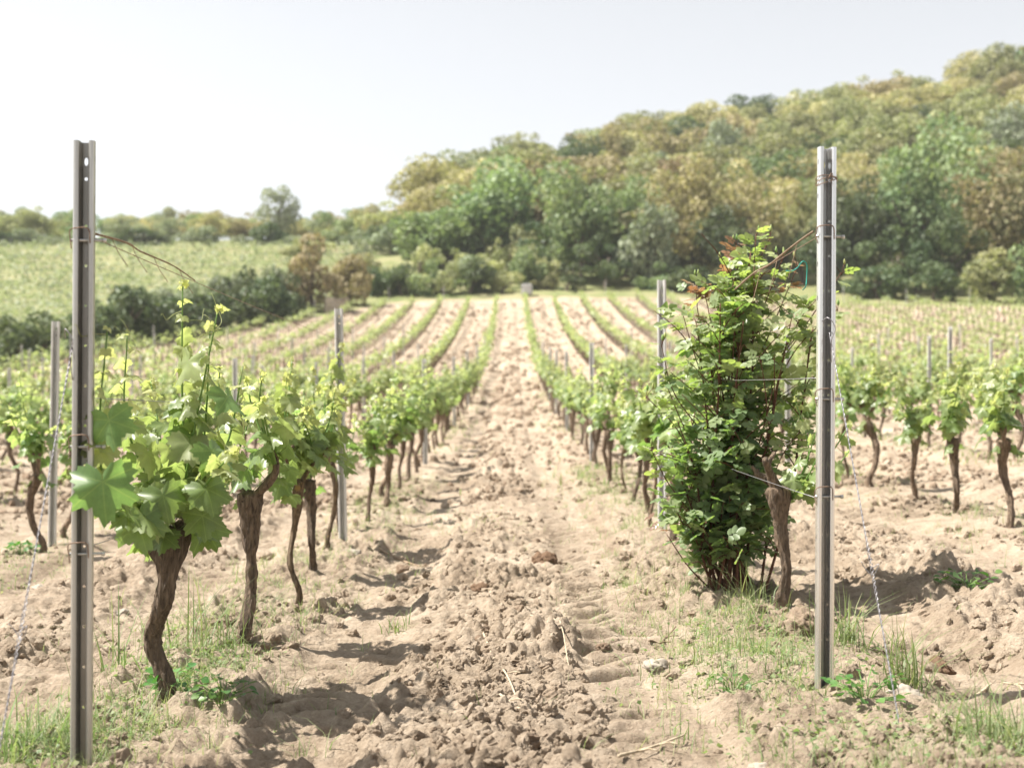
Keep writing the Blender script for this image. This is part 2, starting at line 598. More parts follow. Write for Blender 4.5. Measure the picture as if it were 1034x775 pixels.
M = {}
M['soil'] = soil_mat()
M['clod'] = clod_mat()
M['vine_leaf'] = leaf_mat("vine_leaf", (0.135, 0.215, 0.078), (0.45, 0.48, 0.25), trans=0.50, rough=0.38, spec=0.55, veins=True, glow=(1.6, 1.65, 1.0))
M['vine_leaf_far'] = leaf_mat("vine_leaf_far", (0.175, 0.24, 0.10), (0.43, 0.46, 0.26), trans=0.48, rough=0.42, spec=0.45, glow=(1.55, 1.6, 1.0))
M['rose_leaf'] = leaf_mat("rose_leaf", (0.155, 0.225, 0.115), (0.40, 0.43, 0.24), trans=0.42, rough=0.42, spec=0.42, glow=(1.5, 1.8, 0.6))
M['rose_young'] = leaf_mat("rose_young_leaf", (0.20, 0.115, 0.075), (0.33, 0.26, 0.15), trans=0.4, rough=0.3, spec=0.6, glow=(1.6, 1.2, 0.8))
M['grass'] = leaf_mat("grass_blade", (0.16, 0.225, 0.095), (0.46, 0.43, 0.29), trans=0.40, rough=0.5, spec=0.3)
M['weed'] = leaf_mat("weed_leaf", (0.06, 0.16, 0.04), (0.15, 0.26, 0.07), trans=0.35, rough=0.45)
M['shoot'] = leaf_mat("green_shoot", (0.13, 0.24, 0.05), (0.33, 0.36, 0.13), trans=0.12, rough=0.45)
M['vine_bark'] = bark_mat("vine_bark", (0.035, 0.023, 0.015), (0.30, 0.215, 0.145), 24, 0.17, 1.0, lichen=None)
M['vine_bark_old'] = bark_mat("vine_bark_lichen", (0.04, 0.026, 0.016), (0.32, 0.23, 0.14), 24, 0.17, 1.0, lichen=(0.40, 0.28, 0.08))
M['cane_bark'] = bark_mat("cane_bark", (0.10, 0.065, 0.04), (0.36, 0.27, 0.18), 60, 0.2, 0.4)
M['rose_bark'] = bark_mat("rose_bark", (0.06, 0.022, 0.014), (0.22, 0.10, 0.055), 60, 0.2, 0.3)
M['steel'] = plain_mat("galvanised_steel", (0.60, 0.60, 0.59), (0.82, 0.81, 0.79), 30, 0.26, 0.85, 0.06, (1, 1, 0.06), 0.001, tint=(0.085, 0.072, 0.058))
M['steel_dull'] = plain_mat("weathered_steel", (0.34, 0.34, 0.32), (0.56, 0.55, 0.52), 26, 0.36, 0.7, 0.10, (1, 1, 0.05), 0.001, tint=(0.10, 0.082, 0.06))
M['zinc'] = plain_mat("weathered_zinc", (0.50, 0.50, 0.48), (0.64, 0.63, 0.61), 25, 0.6, 0.3, 0.15, (1, 1, 0.3), 0.001)
M['wire'] = plain_mat("zinc_wire", (0.20, 0.19, 0.20), (0.42, 0.41, 0.42), 60, 0.45, 0.7, 0.1, (1, 1, 1), 0.001)
M['rust_wire'] = plain_mat("rusty_wire", (0.15, 0.09, 0.06), (0.33, 0.24, 0.18), 60, 0.7, 0.3, 0.2, (1, 1, 1), 0.001)
M['twig'] = plain_mat("dry_straw", (0.30, 0.24, 0.16), (0.50, 0.42, 0.31), 40, 0.8, 0, 0.2)
M['stone'] = plain_mat("pale_stone", (0.26, 0.225, 0.18), (0.42, 0.37, 0.31), 14, 0.9, 0, 0.6, (1, 1, 1), 0.01)
M['tie'] = plain_mat("green_plastic_tie", (0.02, 0.26, 0.20), (0.03, 0.34, 0.27), 60, 0.4)
M['white_box'] = plain_mat("white_plastic", (0.46, 0.46, 0.46), (0.58, 0.58, 0.57), 3, 0.6)
M['plaster'] = plain_mat("pale_rubble", (0.38, 0.31, 0.24), (0.55, 0.47, 0.38), 2.5, 0.9, 0, 0.5, (1, 1, 1), 0.1)
M['tree_bark'] = bark_mat("tree_bark", (0.07, 0.055, 0.04), (0.20, 0.165, 0.125), 4, 0.2, 0.6)
CROWN = {
    'gold': leaf_mat("crown_gold", (0.225, 0.21, 0.105), (0.54, 0.47, 0.28), 0.28, 0.6, 0.25, vary=0.35),
    'olive': leaf_mat("crown_olive", (0.185, 0.20, 0.10), (0.43, 0.415, 0.23), 0.28, 0.6, 0.25, vary=0.35),
    'green': leaf_mat("crown_green", (0.12, 0.185, 0.09), (0.31, 0.37, 0.19), 0.30, 0.55, 0.3, vary=0.3),
    'grey': leaf_mat("crown_grey", (0.165, 0.20, 0.13), (0.38, 0.41, 0.29), 0.25, 0.6, 0.3, vary=0.3),
    'dark': leaf_mat("crown_dark", (0.055, 0.088, 0.042), (0.15, 0.185, 0.085), 0.22, 0.5, 0.3, vary=0.3),
    'brown': leaf_mat("crown_brown", (0.20, 0.165, 0.095), (0.42, 0.34, 0.21), 0.22, 0.65, 0.2, vary=0.25),
}

# ------------------------------------------------------------------ ground: one sheet, finest near the end posts
def axis(lo, hi, step, growth, end_lo, end_hi):
    a = list(np.arange(lo, hi, step))
    s = step
    while a[-1] < end_hi:
        s *= growth
        a.append(a[-1] + s)
    s, b = step, [lo]
    while b[-1] > end_lo:
        s *= 1.12 if end_lo > -20 else growth
        b.append(b[-1] - s)
    return np.array(b[:0:-1] + a)


xs = axis(-2.3, 2.4, 0.0092, 1.019, -175, 210)
ys = axis(3.4, 7.6, 0.0098, 1.0052, -12, 330)
gx, gy = np.meshgrid(xs, ys)
rx = np.gradient(xs)[None, :].repeat(len(ys), 0)
ry = np.gradient(ys)[:, None].repeat(len(xs), 1)
X, Y = gx.ravel(), gy.ravel()
Z = macro(X, Y) + detail(X, Y, np.maximum(rx, ry * 0.8).ravel())
nx, ny = len(xs), len(ys)
i = (np.arange(ny - 1)[:, None] * nx + np.arange(nx - 1)[None]).ravel()
g = Geo()
g.add(np.stack([X, Y, Z], -1), [np.stack([i, i + 1, i + nx + 1, i + nx], -1)])
gr = g.build('ground', M['soil'])
edge = field_end(X) - Y + 1.5 * fbm(X * 0.3, Y * 0.3, 3, 2)
cover = 1 - sstep(-1.0, 1.0, edge)
a = gr.data.attributes.new('cover', 'FLOAT', 'POINT')
a.data.foreach_set('value', cover.astype(np.float32))
tag(gr, kind='structure')

# ------------------------------------------------------------------ leaf templates
def vine_leaf(seed, fine=True):
    """palmate five-lobed blade, petiole joint at the origin, tip on +X"""
    n = 46 if fine else 15
    th = np.linspace(-PI, PI, n, endpoint=False) + PI / n
    at_ = np.abs(th)
    r = 0.60 - 0.43 * sstep(2.35, 3.1, at_)
    for c, h, w in ((0, 0.38, 0.32), (0.95, 0.29, 0.28), (1.95, 0.17, 0.31)):
        r = r + h * np.exp(-((at_ - c) / w) ** 2)
    if fine:
        r = r * (1 + 0.08 * np.where(np.arange(n) % 2 == 0, 1, -1))
    rr = np.random.default_rng(seed)
    ph = rr.uniform(0, 6, 3)

    def z(rad, t):
        return -0.26 * rad ** 2 + 0.10 * rad * np.cos(5 * t + 0.2) + 0.15 * rad * np.sin(2 * t + ph[0]) + 0.15 * rad ** 2 * np.sin(3 * t + ph[1])
    out_ = np.stack([r * np.cos(th), r * np.sin(th), z(r, th)], -1)
    if not fine:
        v = np.vstack([[0, 0, 0], out_])
        i = np.arange(n)
        f = np.stack([np.zeros(n, int), 1 + i, 1 + (i + 1) % n], -1)[:-1]
        return v, [f], np.stack([v[:, 0], v[:, 1], v[:, 0] * 0], -1)
    m = n // 2
    ti = th[::2] + PI / n
    ri = 0.5 * np.minimum(r[::2], np.roll(r[::2], -1)) + 0.02
    inn = np.stack([ri * np.cos(ti), ri * np.sin(ti), z(ri, ti)], -1)
    v = np.vstack([[0, 0, 0], inn, out_])
    f = []
    for k in range(m):
        k2 = (k + 1) % m
        a, b = 1 + k, 1 + k2
        o = 1 + m
        if k != m - 1:
            f.append((0, a, b))
            f.append((a, o + (2 * k + 1) % n, b))
            f.append((b, o + (2 * k + 1) % n, o + (2 * k + 2) % n))
        f.append((a, o + 2 * k, o + (2 * k + 1) % n))
    # last seam stays open: the sinus at the petiole
    f.append((1 + m - 1, 1 + m + n - 2, 1 + m + n - 1))
    return v, [np.array(f)], np.stack([v[:, 0], v[:, 1], v[:, 0] * 0], -1)


def leaflet_template():
    """a folded elliptic leaflet along +X, length 1"""
    xs_ = np.array([0, 0.25, 0.55, 0.85, 1.0])
    w = np.array([0, 0.32, 0.38, 0.21, 0])
    v, f = [], []
    for x, ww in zip(xs_, w):
        z = -0.10 * x * x
        v += [(x, -ww, z + 0.35 * ww), (x, 0, z), (x, ww, z + 0.35 * ww)]
    for k in range(4):
        a = 3 * k
        f += [(a, a + 3, a + 4, a + 1), (a + 1, a + 4, a + 5, a + 2)]
    return np.array(v, float), np.array(f)


LV = [vine_leaf(s) for s in (1, 2, 3)]
LM = [vine_leaf(s, False) for s in (4, 5)]


def rose_leaf_template():
    lv, lf = leaflet_template()
    vs, fs, n = [], [], 0
    for (x, ang, s) in ((0.45, 1.0, 0.62), (0.45, -1.0, 0.62), (0.85, 0.95, 0.78), (0.85, -0.95, 0.78), (1.15, 0.0, 0.95)):
        c, sn = math.cos(ang), math.sin(ang)
        R = np.array([[c, -sn, 0], [sn, c, 0], [0, 0, 1]])
        vs.append((lv * s) @ R.T + [x, 0.02 * np.sign(ang), -0.08 * x * x])
        fs.append(lf + n)
        n += len(lv)
    return np.vstack(vs), [np.vstack(fs)]


def unit(v):
    return v / (np.linalg.norm(v, axis=-1, keepdims=True) + 1e-9)


# ------------------------------------------------------------------ vines
def vine_geo(rng, lod, head=None, trunk_r=0.036, shoots=None, leaf=0.115, n_shoots=9, low=26, reach=0.42, leaf_gap=0.062, tendrils=3, height=0.60, straight=False):
    tr, sh, fo = Geo(), Geo(), Geo()
    if head is None:
        head = np.array([rng.uniform(-0.07, 0.07), rng.uniform(-0.12, 0.12), height + rng.uniform(-0.05, 0.06)])
    head = np.asarray(head, float)
    base = np.array([0, 0, -0.10])
    P = [base]
    for k in (0.22, 0.45, 0.7):
        P.append(base + (head - base) * k + np.array([rng.normal(0, 0.028), rng.normal(0, 0.028), 0]) * (0.35 if straight else 1.0))
    P.append(head)
    fine = lod == 0
    P = spline(P, 64 if fine else 9)
    s = np.linspace(0, 1, len(P))
    R = trunk_r * (1.18 - 0.45 * np.sin(PI * np.clip(s * 1.05, 0, 1)) + 0.45 * np.exp(-((s - 0.96) / 0.10) ** 2) - 0.15 * s + 0.3 * np.exp(-(s / 0.12) ** 2))
    tube(tr, P, R, 30 if fine else 7, bark=0.40 if fine else 0.25, seed=rng.integers(1, 999))
    arms = []
    for sgn in (-1, 1):
        e = head + np.array([rng.uniform(-0.10, 0.10), sgn * rng.uniform(0.08, 0.19), rng.uniform(0.06, 0.15)])
        A = spline([head - [0, 0, 0.03], head + (e - head) * 0.5 + rng.normal(0, 0.018, 3), e], 9 if fine else 4)
        tube(tr, A, np.linspace(trunk_r * 0.56, trunk_r * 0.34, len(A)), 9 if fine else 5, bark=0.35, seed=rng.integers(1, 999))
        arms.append(A)
        if fine:
            for q in range(2):                     # pruned spurs
                b = A[rng.integers(3, 8)]
                e2 = b + np.array([rng.uniform(-0.05, 0.05), rng.uniform(-0.03, 0.03), rng.uniform(0.03, 0.07)])
                tube(tr, np.stack([b, (b + e2) / 2 + rng.normal(0, 0.004, 3), e2]), np.array([0.012, 0.010, 0.010]), 7, bark=0.3, seed=3)
    if shoots is None:
        shoots = []
        for k in range(n_shoots):
            A = arms[k % 2]
            b = A[rng.integers(len(A) // 2, len(A))]
            az = rng.uniform(0, 2 * PI)
            L = rng.uniform(0.20, 0.56)
            sp = rng.uniform(0.06, reach)
            e = b + np.array([math.cos(az) * sp * 0.8, math.sin(az) * sp * 1.25, L * rng.uniform(0.6, 1.05)])
            m = b + (e - b) * 0.45 + np.array([math.cos(az) * 0.04, math.sin(az) * 0.04, 0.06])
            shoots.append([b, m, e])
    T, Nn, S, Lc, Ti = [], [], [], [], []
    for pts in shoots:
        C = spline(pts, 14 if fine else 6)
        L = np.linalg.norm(np.diff(C, axis=0), axis=1).sum()
        ns_ = 6 if fine else 4
        tube(sh, C, np.linspace(0.0055 if fine else 0.006, 0.0022, len(C)), ns_, tint=np.repeat(0, 1)[0] + 0.0)
        k = max(3, int(L / leaf_gap))
        az = rng.uniform(0, 2 * PI)
        for q in range(k):
            f = (q + 0.6) / k
            p = C[min(len(C) - 1, int(f * (len(C) - 1) + 0.5))]
            az += PI + rng.normal(0, 0.5)
            o = np.array([math.cos(az), math.sin(az), 0])
            size = leaf * (1.12 - 0.86 * f ** 1.3) * rng.uniform(0.72, 1.2)
            pl = size * rng.uniform(0.45, 0.85)
            e = p + o * pl * 0.8 + np.array([0, 0, pl * rng.uniform(0.1, 0.7)])
            if fine:
                tube(sh, np.stack([p, (p + e) / 2 + [0, 0, pl * 0.12], e]), 0.0014, 4, tint=0.5, cap=False)
            Lc.append(e)
            T.append(o * rng.uniform(0.5, 1.0) + [0, 0, -rng.uniform(0.15, 1.1)] + rng.normal(0, 0.25, 3))
            Nn.append(o * rng.uniform(0.3, 0.9) + [0, 0, rng.uniform(0.5, 1.0)] + rng.normal(0, 0.30, 3))
            S.append(size)
            Ti.append(np.clip(0.14 + 0.80 * f ** 1.7 + rng.normal(0, 0.18), 0, 1))
        if fine and rng.random() < 0.75:             # growing tip: tiny pale leaves
            for q in range(3):
                o = rng.normal(0, 1, 3)
                Lc.append(C[-1] + rng.normal(0, 0.006, 3))
                T.append(o * 0.6 + [0, 0, 0.9]); Nn.append(rng.normal(0, 1, 3)); S.append(leaf * 0.24); Ti.append(1.0)
    for q in range(low):                              # leaves low round the head and the arms
        A = arms[q % 2]
        p = A[rng.integers(1, len(A))] if rng.random() < 0.8 else head
        az = rng.uniform(0, 2 * PI)
        o = np.array([math.cos(az), math.sin(az), 0])
        e = p + o * rng.uniform(0.03, 0.15) + [0, 0, rng.uniform(-0.07, 0.12)]
        if fine:
            tube(sh, np.stack([p, (p + e) / 2 + [0, 0, 0.03], e]), 0.0015, 4, tint=0.3, cap=False)
        Lc.append(e)
        T.append(o * 0.7 + [0, 0, -rng.uniform(0.2, 1.2)])
        Nn.append(o * 0.6 + [0, 0, rng.uniform(0.3, 1)] + rng.normal(0, 0.25, 3))
        S.append(leaf * rng.uniform(0.65, 1.15))
        Ti.append(np.clip(rng.normal(0.12, 0.12), 0, 1))
    for q in range(tendrils if fine else 0):
        C = np.asarray(shoots[q % len(shoots)], float)
        b = C[-1] + (C[-2] - C[-1]) * rng.uniform(0, 0.35)
        d = unit(rng.normal(0, 1, 3) + [0, 0, 0.5])
        t = np.linspace(0, 1, 16)
        e1 = unit(np.cross(d, [0, 0, 1.0]))
        cur = b + d * (t * rng.uniform(0.07, 0.16))[:, None] + e1[None] * (0.03 * np.sin(t * PI * 1.3))[:, None] + np.array([0, 0, 1.0])[None] * (0.03 * t ** 2 * np.cos(t * 7))[:, None]
        tube(sh, cur, np.linspace(0.0014, 0.0007, 16), 4, tint=0.9, cap=False)
    T, Nn, S, Lc, Ti = map(np.array, (T, Nn, S, Lc, Ti))
    tmpl = LV if fine else LM
    pick = rng.integers(0, len(tmpl), len(S))
    Mx = frames(T, Nn, S, rng.uniform(0.88, 1.08, len(S)))
    for k, (tv, tf, uv) in enumerate(tmpl):
        w = pick == k
        fo.scatter(tv, tf, Mx[w], Lc[w], Ti[w], uv)
    return tr, sh, fo


def make_vine(rng, lod, label, loc, group=None, old=False, **kw):
    tr, sh, fo = vine_geo(rng, lod, **kw)
    t = thing('grapevine', label, 'vine', loc, 0, group)
    k = [tr.build('trunk', M['vine_bark_old' if old else 'vine_bark'], t),
         sh.build('shoot', M['shoot'], t),
         fo.build('foliage', M['vine_leaf' if lod == 0 else 'vine_leaf_far'], t)]
    return t, k


rng = np.random.default_rng(7)
ORD = ['first', 'second', 'third', 'fourth', 'fifth', 'sixth', 'seventh', 'eighth', 'ninth', 'tenth', 'eleventh', 'twelfth', 'thirteenth', 'fourteenth', 'fifteenth', 'sixteenth']
ROWS_G = 'vines planted in rows across the field'


def at(px, d):
    return (px - PX0) / F * d


# the big vine beside the nearest left post, its shoots as they stand in the photograph
hx, hy = at(163, 4.74), 4.74
hz = gz(hx, hy)


def rel(px, py, d):
    d = d - 0.24 if d > 4.3 else d
    return np.array([at(px, d) - hx, d - hy, 1 - (py - HY) / F * d - hz])


hd = rel(172, 535, 5.0)
hs = []
for ctl in (((190, 500, 5.0), (184, 400, 4.95), (184, 288, 4.92)), ((185, 500, 4.95), (198, 425, 4.9), (220, 312, 4.85)),
                  ((165, 510, 5.0), (128, 430, 4.85), (128, 340, 4.8)), ((160, 525, 4.9), (112, 515, 4.25), (101, 430, 4.06), (108, 335, 4.04)),
                  ((200, 505, 5.05), (208, 420, 5.05), (212, 330, 5.0)), ((205, 510, 5.1), (232, 440, 5.15), (245, 370, 5.2)),
                  ((170, 515, 5.1), (160, 430, 5.3), (152, 385, 5.4)), ((190, 515, 5.15), (222, 470, 5.35), (236, 420, 5.5)),
                  ((160, 525, 4.9), (135, 500, 4.7), (120, 515, 4.62)), ((190, 520, 4.85), (215, 480, 4.7), (238, 455, 4.62))):
    hs.append([rel(*q_) for q_ in ctl])
vine_hero, hk = make_vine(np.random.default_rng(21), 0, 'big vine with a thick twisted trunk beside the nearest left steel post', (hx, hy, hz), ROWS_G,
                          head=hd, trunk_r=0.043, shoots=hs, leaf=0.090, low=24, leaf_gap=0.042, tendrils=18)
# its largest leaves, hanging towards the lens
big = [((104, 486, 3.96), (0.12, -0.15, -1), (0.15, -1, 0.25), 0.125, 0.0), ((110, 424, 4.0), (0.3, -0.1, -1), (-0.1, -1, 0.4), 0.092, 0.02),
       ((190, 365, 4.85), (-0.35, -0.2, -0.9), (-0.5, -0.8, 0.5), 0.095, 0.55), ((165, 500, 4.7), (0.3, -0.2, -1), (0.2, -0.9, 0.5), 0.098, 0.05),
       ((230, 400, 4.8), (0.6, -0.3, -0.8), (0.7, -0.3, 0.7), 0.095, 0.0), ((215, 455, 4.75), (0.7, -0.2, -0.8), (0.7, -0.5, 0.5), 0.10, 0.0),
       ((140, 525, 4.65), (0.3, -0.3, -0.8), (0, -0.8, 0.6), 0.11, 0.1), ((205, 520, 4.8), (0.2, -0.2, -1), (0.2, -1, 0.2), 0.09, 0.05)]
for k, (p, tp, nm, s, ti) in enumerate(big):
    tv, tf, uv = LV[k % 3]
    fo = Geo()
    fo.scatter(tv, tf, frames(np.array([tp], float), np.array([nm], float), [s]), [rel(*p)], [ti], uv)
    o = fo.build('leaf', M['vine_leaf'], vine_hero)
    if k == 0:
        o['label'] = 'largest dark green lobed leaf hanging over the post'

protos = [make_vine(np.random.default_rng(100 + k), 0, 'vine', (0, -60 - 3 * k, 0), ROWS_G, old=(k == 2),
                    n_shoots=7 + k % 4, low=12 + 4 * (k % 3), leaf=0.080 + 0.006 * (k % 3), leaf_gap=0.050, trunk_r=(0.034, 0.030, 0.022, 0.036, 0.032, 0.028, 0.034)[k],
                    reach=0.20 + 0.04 * (k % 3)) for k in range(7)]
mids = [make_vine(np.random.default_rng(300 + k), 1, 'vine', (0, -60 - 3 * k, 0), ROWS_G,
                  n_shoots=8 + k % 3, low=12, leaf=0.095, trunk_r=0.032, reach=0.22 + 0.02 * k, leaf_gap=0.06) for k in range(5)]
used = set()


def place_vine(k, lod, x, y, label, scale=None):
    src = protos if lod == 0 else mids
    k = k % len(src)
    t, kids = src[k]
    sc = scale if scale is not None else rng.uniform(0.84, 1.12)
    loc = (x, y, gz(x, y) - 0.005)
    rz = rng.choice([0, PI]) + rng.normal(0, 0.25)
    if (lod, k) not in used:
        used.add((lod, k))
        t.location, t.rotation_euler, t.scale, t['label'] = loc, (0, 0, rz), (sc,) * 3, label
        return t
    return dup(t, kids, loc, rz, sc, label)


# every vine position in view, row by row
SPOTS = []
for r in range(-14, 26):
    x0 = ROW_L + 2.25 * r if r <= 0 else ROW_R + 2.25 * (r - 1)
    if r == 0:
        ylist = [5.78, 6.95, 8.2, 9.5] + list(np.arange(10.65, 114, 1.15))
    elif r == 1:
        ylist = [6.45, 7.85, 9.0] + list(np.arange(10.1, 114, 1.15))
    elif r == -1:
        ylist = [10.07 + 1.12 * q for q in range(92)]
    elif r == 2:
        ylist = [9.4 + 1.1 * q for q in range(94)]
    else:
        ylist = list(np.arange(8 + rng.uniform(0, 1.1), 114, 1.14))
    for q, y in enumerate(ylist):
        if y > float(field_end(x0)) - 1.0 or abs(x0) > 0.41 * y + 0.3:
            continue
        SPOTS.append((y * (1 + 0.25 * (abs(x0) / y)), r, q, x0, y))
SPOTS.sort()
side = {0: 'the row just left of the sandy lane', 1: 'the row just right of the sandy lane',
        -1: 'the second row left of the lane', 2: 'the second row right of the lane'}
count = {}
rest = []
n_ind = 0
for (_, r, q, x0, y) in SPOTS:
    if n_ind >= 285:
        rest.append((x0, y))
        continue
    if r not in (0, 1, -1, 2) and rng.random() < 0.03:
        continue
    c = count.get(r, 1 if r == 0 else 0)
    count[r] = c + 1
    x = x0 + rng.normal(0, 0.025) + ((0.115, 0.135, 0.07)[q] if r == 0 and q < 3 else 0.0)
    if r == 0 and q == 0:
        lab = 'thin trunked vine standing behind the big vine at the left post'
    elif r == 0 and q == 1:
        lab = 'slender vine with a yellowish lichen trunk, third in the row left of the lane'
    elif r == 1 and q == 0:
        lab = 'old vine with a stout stump leaning against the rose bush'
    elif r == 2 and q < 4:
        lab = ('outermost forked vine with a turquoise tie at the right edge', 'dark forked vine beside the one with the turquoise tie, right of the post',
               'forked vine between two others right of the guy wire, third from the right edge', 'thin leaning vine nearest the right steel post, second row')[q]
    elif r == -1 and c == 0:
        lab = 'vine at the left edge of the picture beside a grey post'
    elif r in side and c < 13:
        lab = '%s vine along %s, counted from its near end' % (ORD[c], side[r])
    elif r in side:
        lab = 'small far vine further up %s' % side[r]
    else:
        lab = 'far vine in one of the outer rows %s of the lane' % ('left' if r < 0 else 'right')
    if r == 1 and q == 0:
        t, kk = make_vine(np.random.default_rng(77), 0, lab, (1.22, 6.40, gz(1.22, 6.40)), ROWS_G, head=(-0.01, 0.0, 0.55), trunk_r=0.043,
                          straight=True, low=0, leaf=0.085, tendrils=3,
                          shoots=[[np.array(q_, float) for q_ in w_] for w_ in (((0.05, 0, 0.5), (0.12, 0.02, 0.66), (0.18, 0.0, 0.86)), ((0.06, 0, 0.5), (0.2, -0.05, 0.60), (0.30, -0.06, 0.72)), ((0.05, 0.05, 0.5), (0.15, 0.10, 0.7), (0.10, 0.16, 0.95)), ((0.05, -0.02, 0.5), (0.10, -0.10, 0.60), (0.16, -0.14, 0.74)), ((0.06, 0.04, 0.5), (0.24, 0.06, 0.7), (0.34, 0.10, 0.84)))])
    else:
        lod = 0 if y < 15.5 else 1
        k = int(rng.integers(0, 7))
        if r == 0 and q == 0:
            k = 0
        elif r == 0 and q == 1:
            k = 2
        t = place_vine(k, lod, x, y, lab, 1.08 if (r == 0 and q == 0) else None)
    if lab.startswith(('small far', 'far vine')):
        t['group'] = 'far vines of ' + (side[r] if r in side else 'the outer rows on the ' + ('left' if r < 0 else 'right'))
    else:
        t['group'] = ROWS_G
    n_ind += 1

# all the vines beyond: one mass of rows up the slope
rest = np.array(rest)
zr = macro(rest[:, 0], rest[:, 1]) - 0.05
g = Geo()
per = 26
c = len(rest) * per
jit = rng.normal(0, 1, (c, 3)) * [0.105, 0.32, 0.15]
vig = np.repeat(rng.uniform(0.6, 1.25, len(rest)) * (rng.random(len(rest)) > 0.10), per)
ctr = np.repeat(np.stack([rest[:, 0], rest[:, 1], zr + 0.80], -1), per, 0) + jit * vig[:, None]
az = rng.uniform(0, 2 * PI, c)
oo = np.stack([np.cos(az), np.sin(az), -0.6 + rng.normal(0, 0.5, c)], -1)
nn = np.stack([np.cos(az) * 0.7, np.sin(az) * 0.7, rng.uniform(0.2, 1, c)], -1) + rng.normal(0, 0.35, (c, 3))
five = np.array([[0, 0, 0], [0.35, -0.55, 0.05], [1, 0, -0.12], [0.35, 0.55, 0.05]], float)
keep = vig > 0
g.scatter(five, [np.array([[0, 1, 2, 3]])], frames(oo, nn, rng.uniform(0.10, 0.175, c))[keep], ctr[keep], np.clip(rng.normal(0.35, 0.25, c), 0, 1)[keep])
o = g.build('distant_vines', M['vine_leaf_far'])
tag(o, 'rows of distant vines climbing the slope', 'vines', None, 'stuff')
g = Geo()
st = np.array([[-1, -1, 0], [1, -1, 0], [1, 1, 0], [-1, 1, 0], [-0.8, -0.8, 1], [0.8, -0.8, 1], [0.8, 0.8, 1], [-0.8, 0.8, 1]], float) * [0.035, 0.035, 0.75]
sf = np.array([[0, 1, 5, 4], [1, 2, 6, 5], [2, 3, 7, 6], [3, 0, 4, 7]])
g.scatter(st, [sf], np.repeat(np.eye(3)[None], len(rest), 0), np.stack([rest[:, 0], rest[:, 1], zr - 0.05], -1))
o2 = g.build('trunk', M['vine_bark'], o)
o2['kind'] = 'stuff'

# ------------------------------------------------------------------ posts
def plate(geo, a, b, z0, z1, holes, tint=0.0):
    """a flat strip between plan points a and b from z0 to z1, with oval holes [(z, half_width, half_height)] cut through"""
    a, b = np.array(a, float), np.array(b, float)
    L = np.linalg.norm(b - a)
    d = (b - a) / L
    holes = sorted(holes)
    cuts = [z0]
    segs = []
    z = z0
    for (hz_, hw, hh) in holes:
        if hz_ - hh * 1.6 > z:
            segs.append((z, hz_ - hh * 1.5, None))
            segs.append((hz_ - hh * 1.5, hz_ + hh * 1.5, (hz_, hw, hh)))
            z = hz_ + hh * 1.5
    segs.append((z, z1, None))

    def P(u, zz):
        p = a + d * u
        return (p[0], p[1], zz)
    for (s0, s1, h) in segs:
        if h is None:
            geo.add([P(0, s0), P(L, s0), P(L, s1), P(0, s1)], [np.array([[0, 1, 2, 3]])], tint)
        else:
            n = 16
            t = np.arange(n) / n * 2 * PI + PI / 4
            c, s = np.cos(t), np.sin(t)
            k = np.maximum(np.abs(c), np.abs(s))
            ou = [P(L / 2 + L / 2 * ci / ki, (s0 + s1) / 2 + (s1 - s0) / 2 * si / ki) for ci, si, ki in zip(c, s, k)]
            inn = [P(L / 2 + h[1] * ci, h[0] + h[2] * si) for ci, si in zip(c, s)]
            i = np.arange(n)
            geo.add(ou + inn, [np.stack([i, (i + 1) % n, n + (i + 1) % n, n + i], -1)], tint)


def profile_post(H, simple=False, wear=0.0):
    """open hat-section steel stake, open side towards the path head (-Y)"""
    half = [(0.0085, 0.006), (0.0112, 0.002), (0.0128, -0.027)]
    for q in range(7):
        t = PI - PI * q / 6
        half.append((0.0214 + 0.0086 * math.cos(t), -0.0275 - 0.0085 * math.sin(t)))
    half.append((0.0300, -0.013))
    pts = [(-a_, b_) for a_, b_ in half[::-1]] + half
    web, ends = len(half) - 1, (0, len(pts) - 2)
    g = Geo()
    for k in range(len(pts) - 1):
        holes = []
        if k == web:
            holes = [(H - 0.055, 0.0055, 0.012), (H - 0.105, 0.005, 0.005)]
            z = H - 0.24
            while z > 0.12 and not simple:
                holes.append((z, 0.004, 0.004))
                z -= 0.115
        elif k in ends and not simple:
            z = H - 0.05
            while z > 0.2:
                holes.append((z, 0.0032, 0.010))
                z -= 0.112
        plate(g, pts[k], pts[k + 1], -0.3, H, holes, 0.42 if abs(k - web) <= 2 and not simple else 0.0)   # brown dirt, with the groove's shade painted into the channel faces
    return g


def steel(parent, H, mat, simple=False):
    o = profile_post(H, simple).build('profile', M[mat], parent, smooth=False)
    md = o.modifiers.new('gauge', 'SOLIDIFY')
    md.thickness = 0.0022
    return o


def clip(parent, z, out_right=0.022, loop=True):
    """a peg through both flanges with the wire loop that holds it"""
    g = Geo()
    tube(g, [(-0.036, -0.020, z), (-0.01, -0.0205, z), (0.02, -0.0205, z), (0.036 + out_right, -0.021, z + 0.001)], 0.0045, 10)
    tube(g, [(0.036 + out_right - 0.004, -0.021, z), (0.036 + out_right + 0.004, -0.021, z)], 0.0065, 10)
    o = g.build('wire_peg', M['steel_dull'], parent)
    if loop:
        g = Geo()
        tube(g, spline([(0.020, -0.038, z - 0.01), (0.016, -0.040, z + 0.030), (-0.012, -0.040, z + 0.034), (-0.036, -0.034, z + 0.028), (-0.038, -0.024, z + 0.004), (-0.033, -0.03, z - 0.025)], 22), 0.0016, 6)
        g.build('wire_loop', M['rust_wire'], o)
    return o


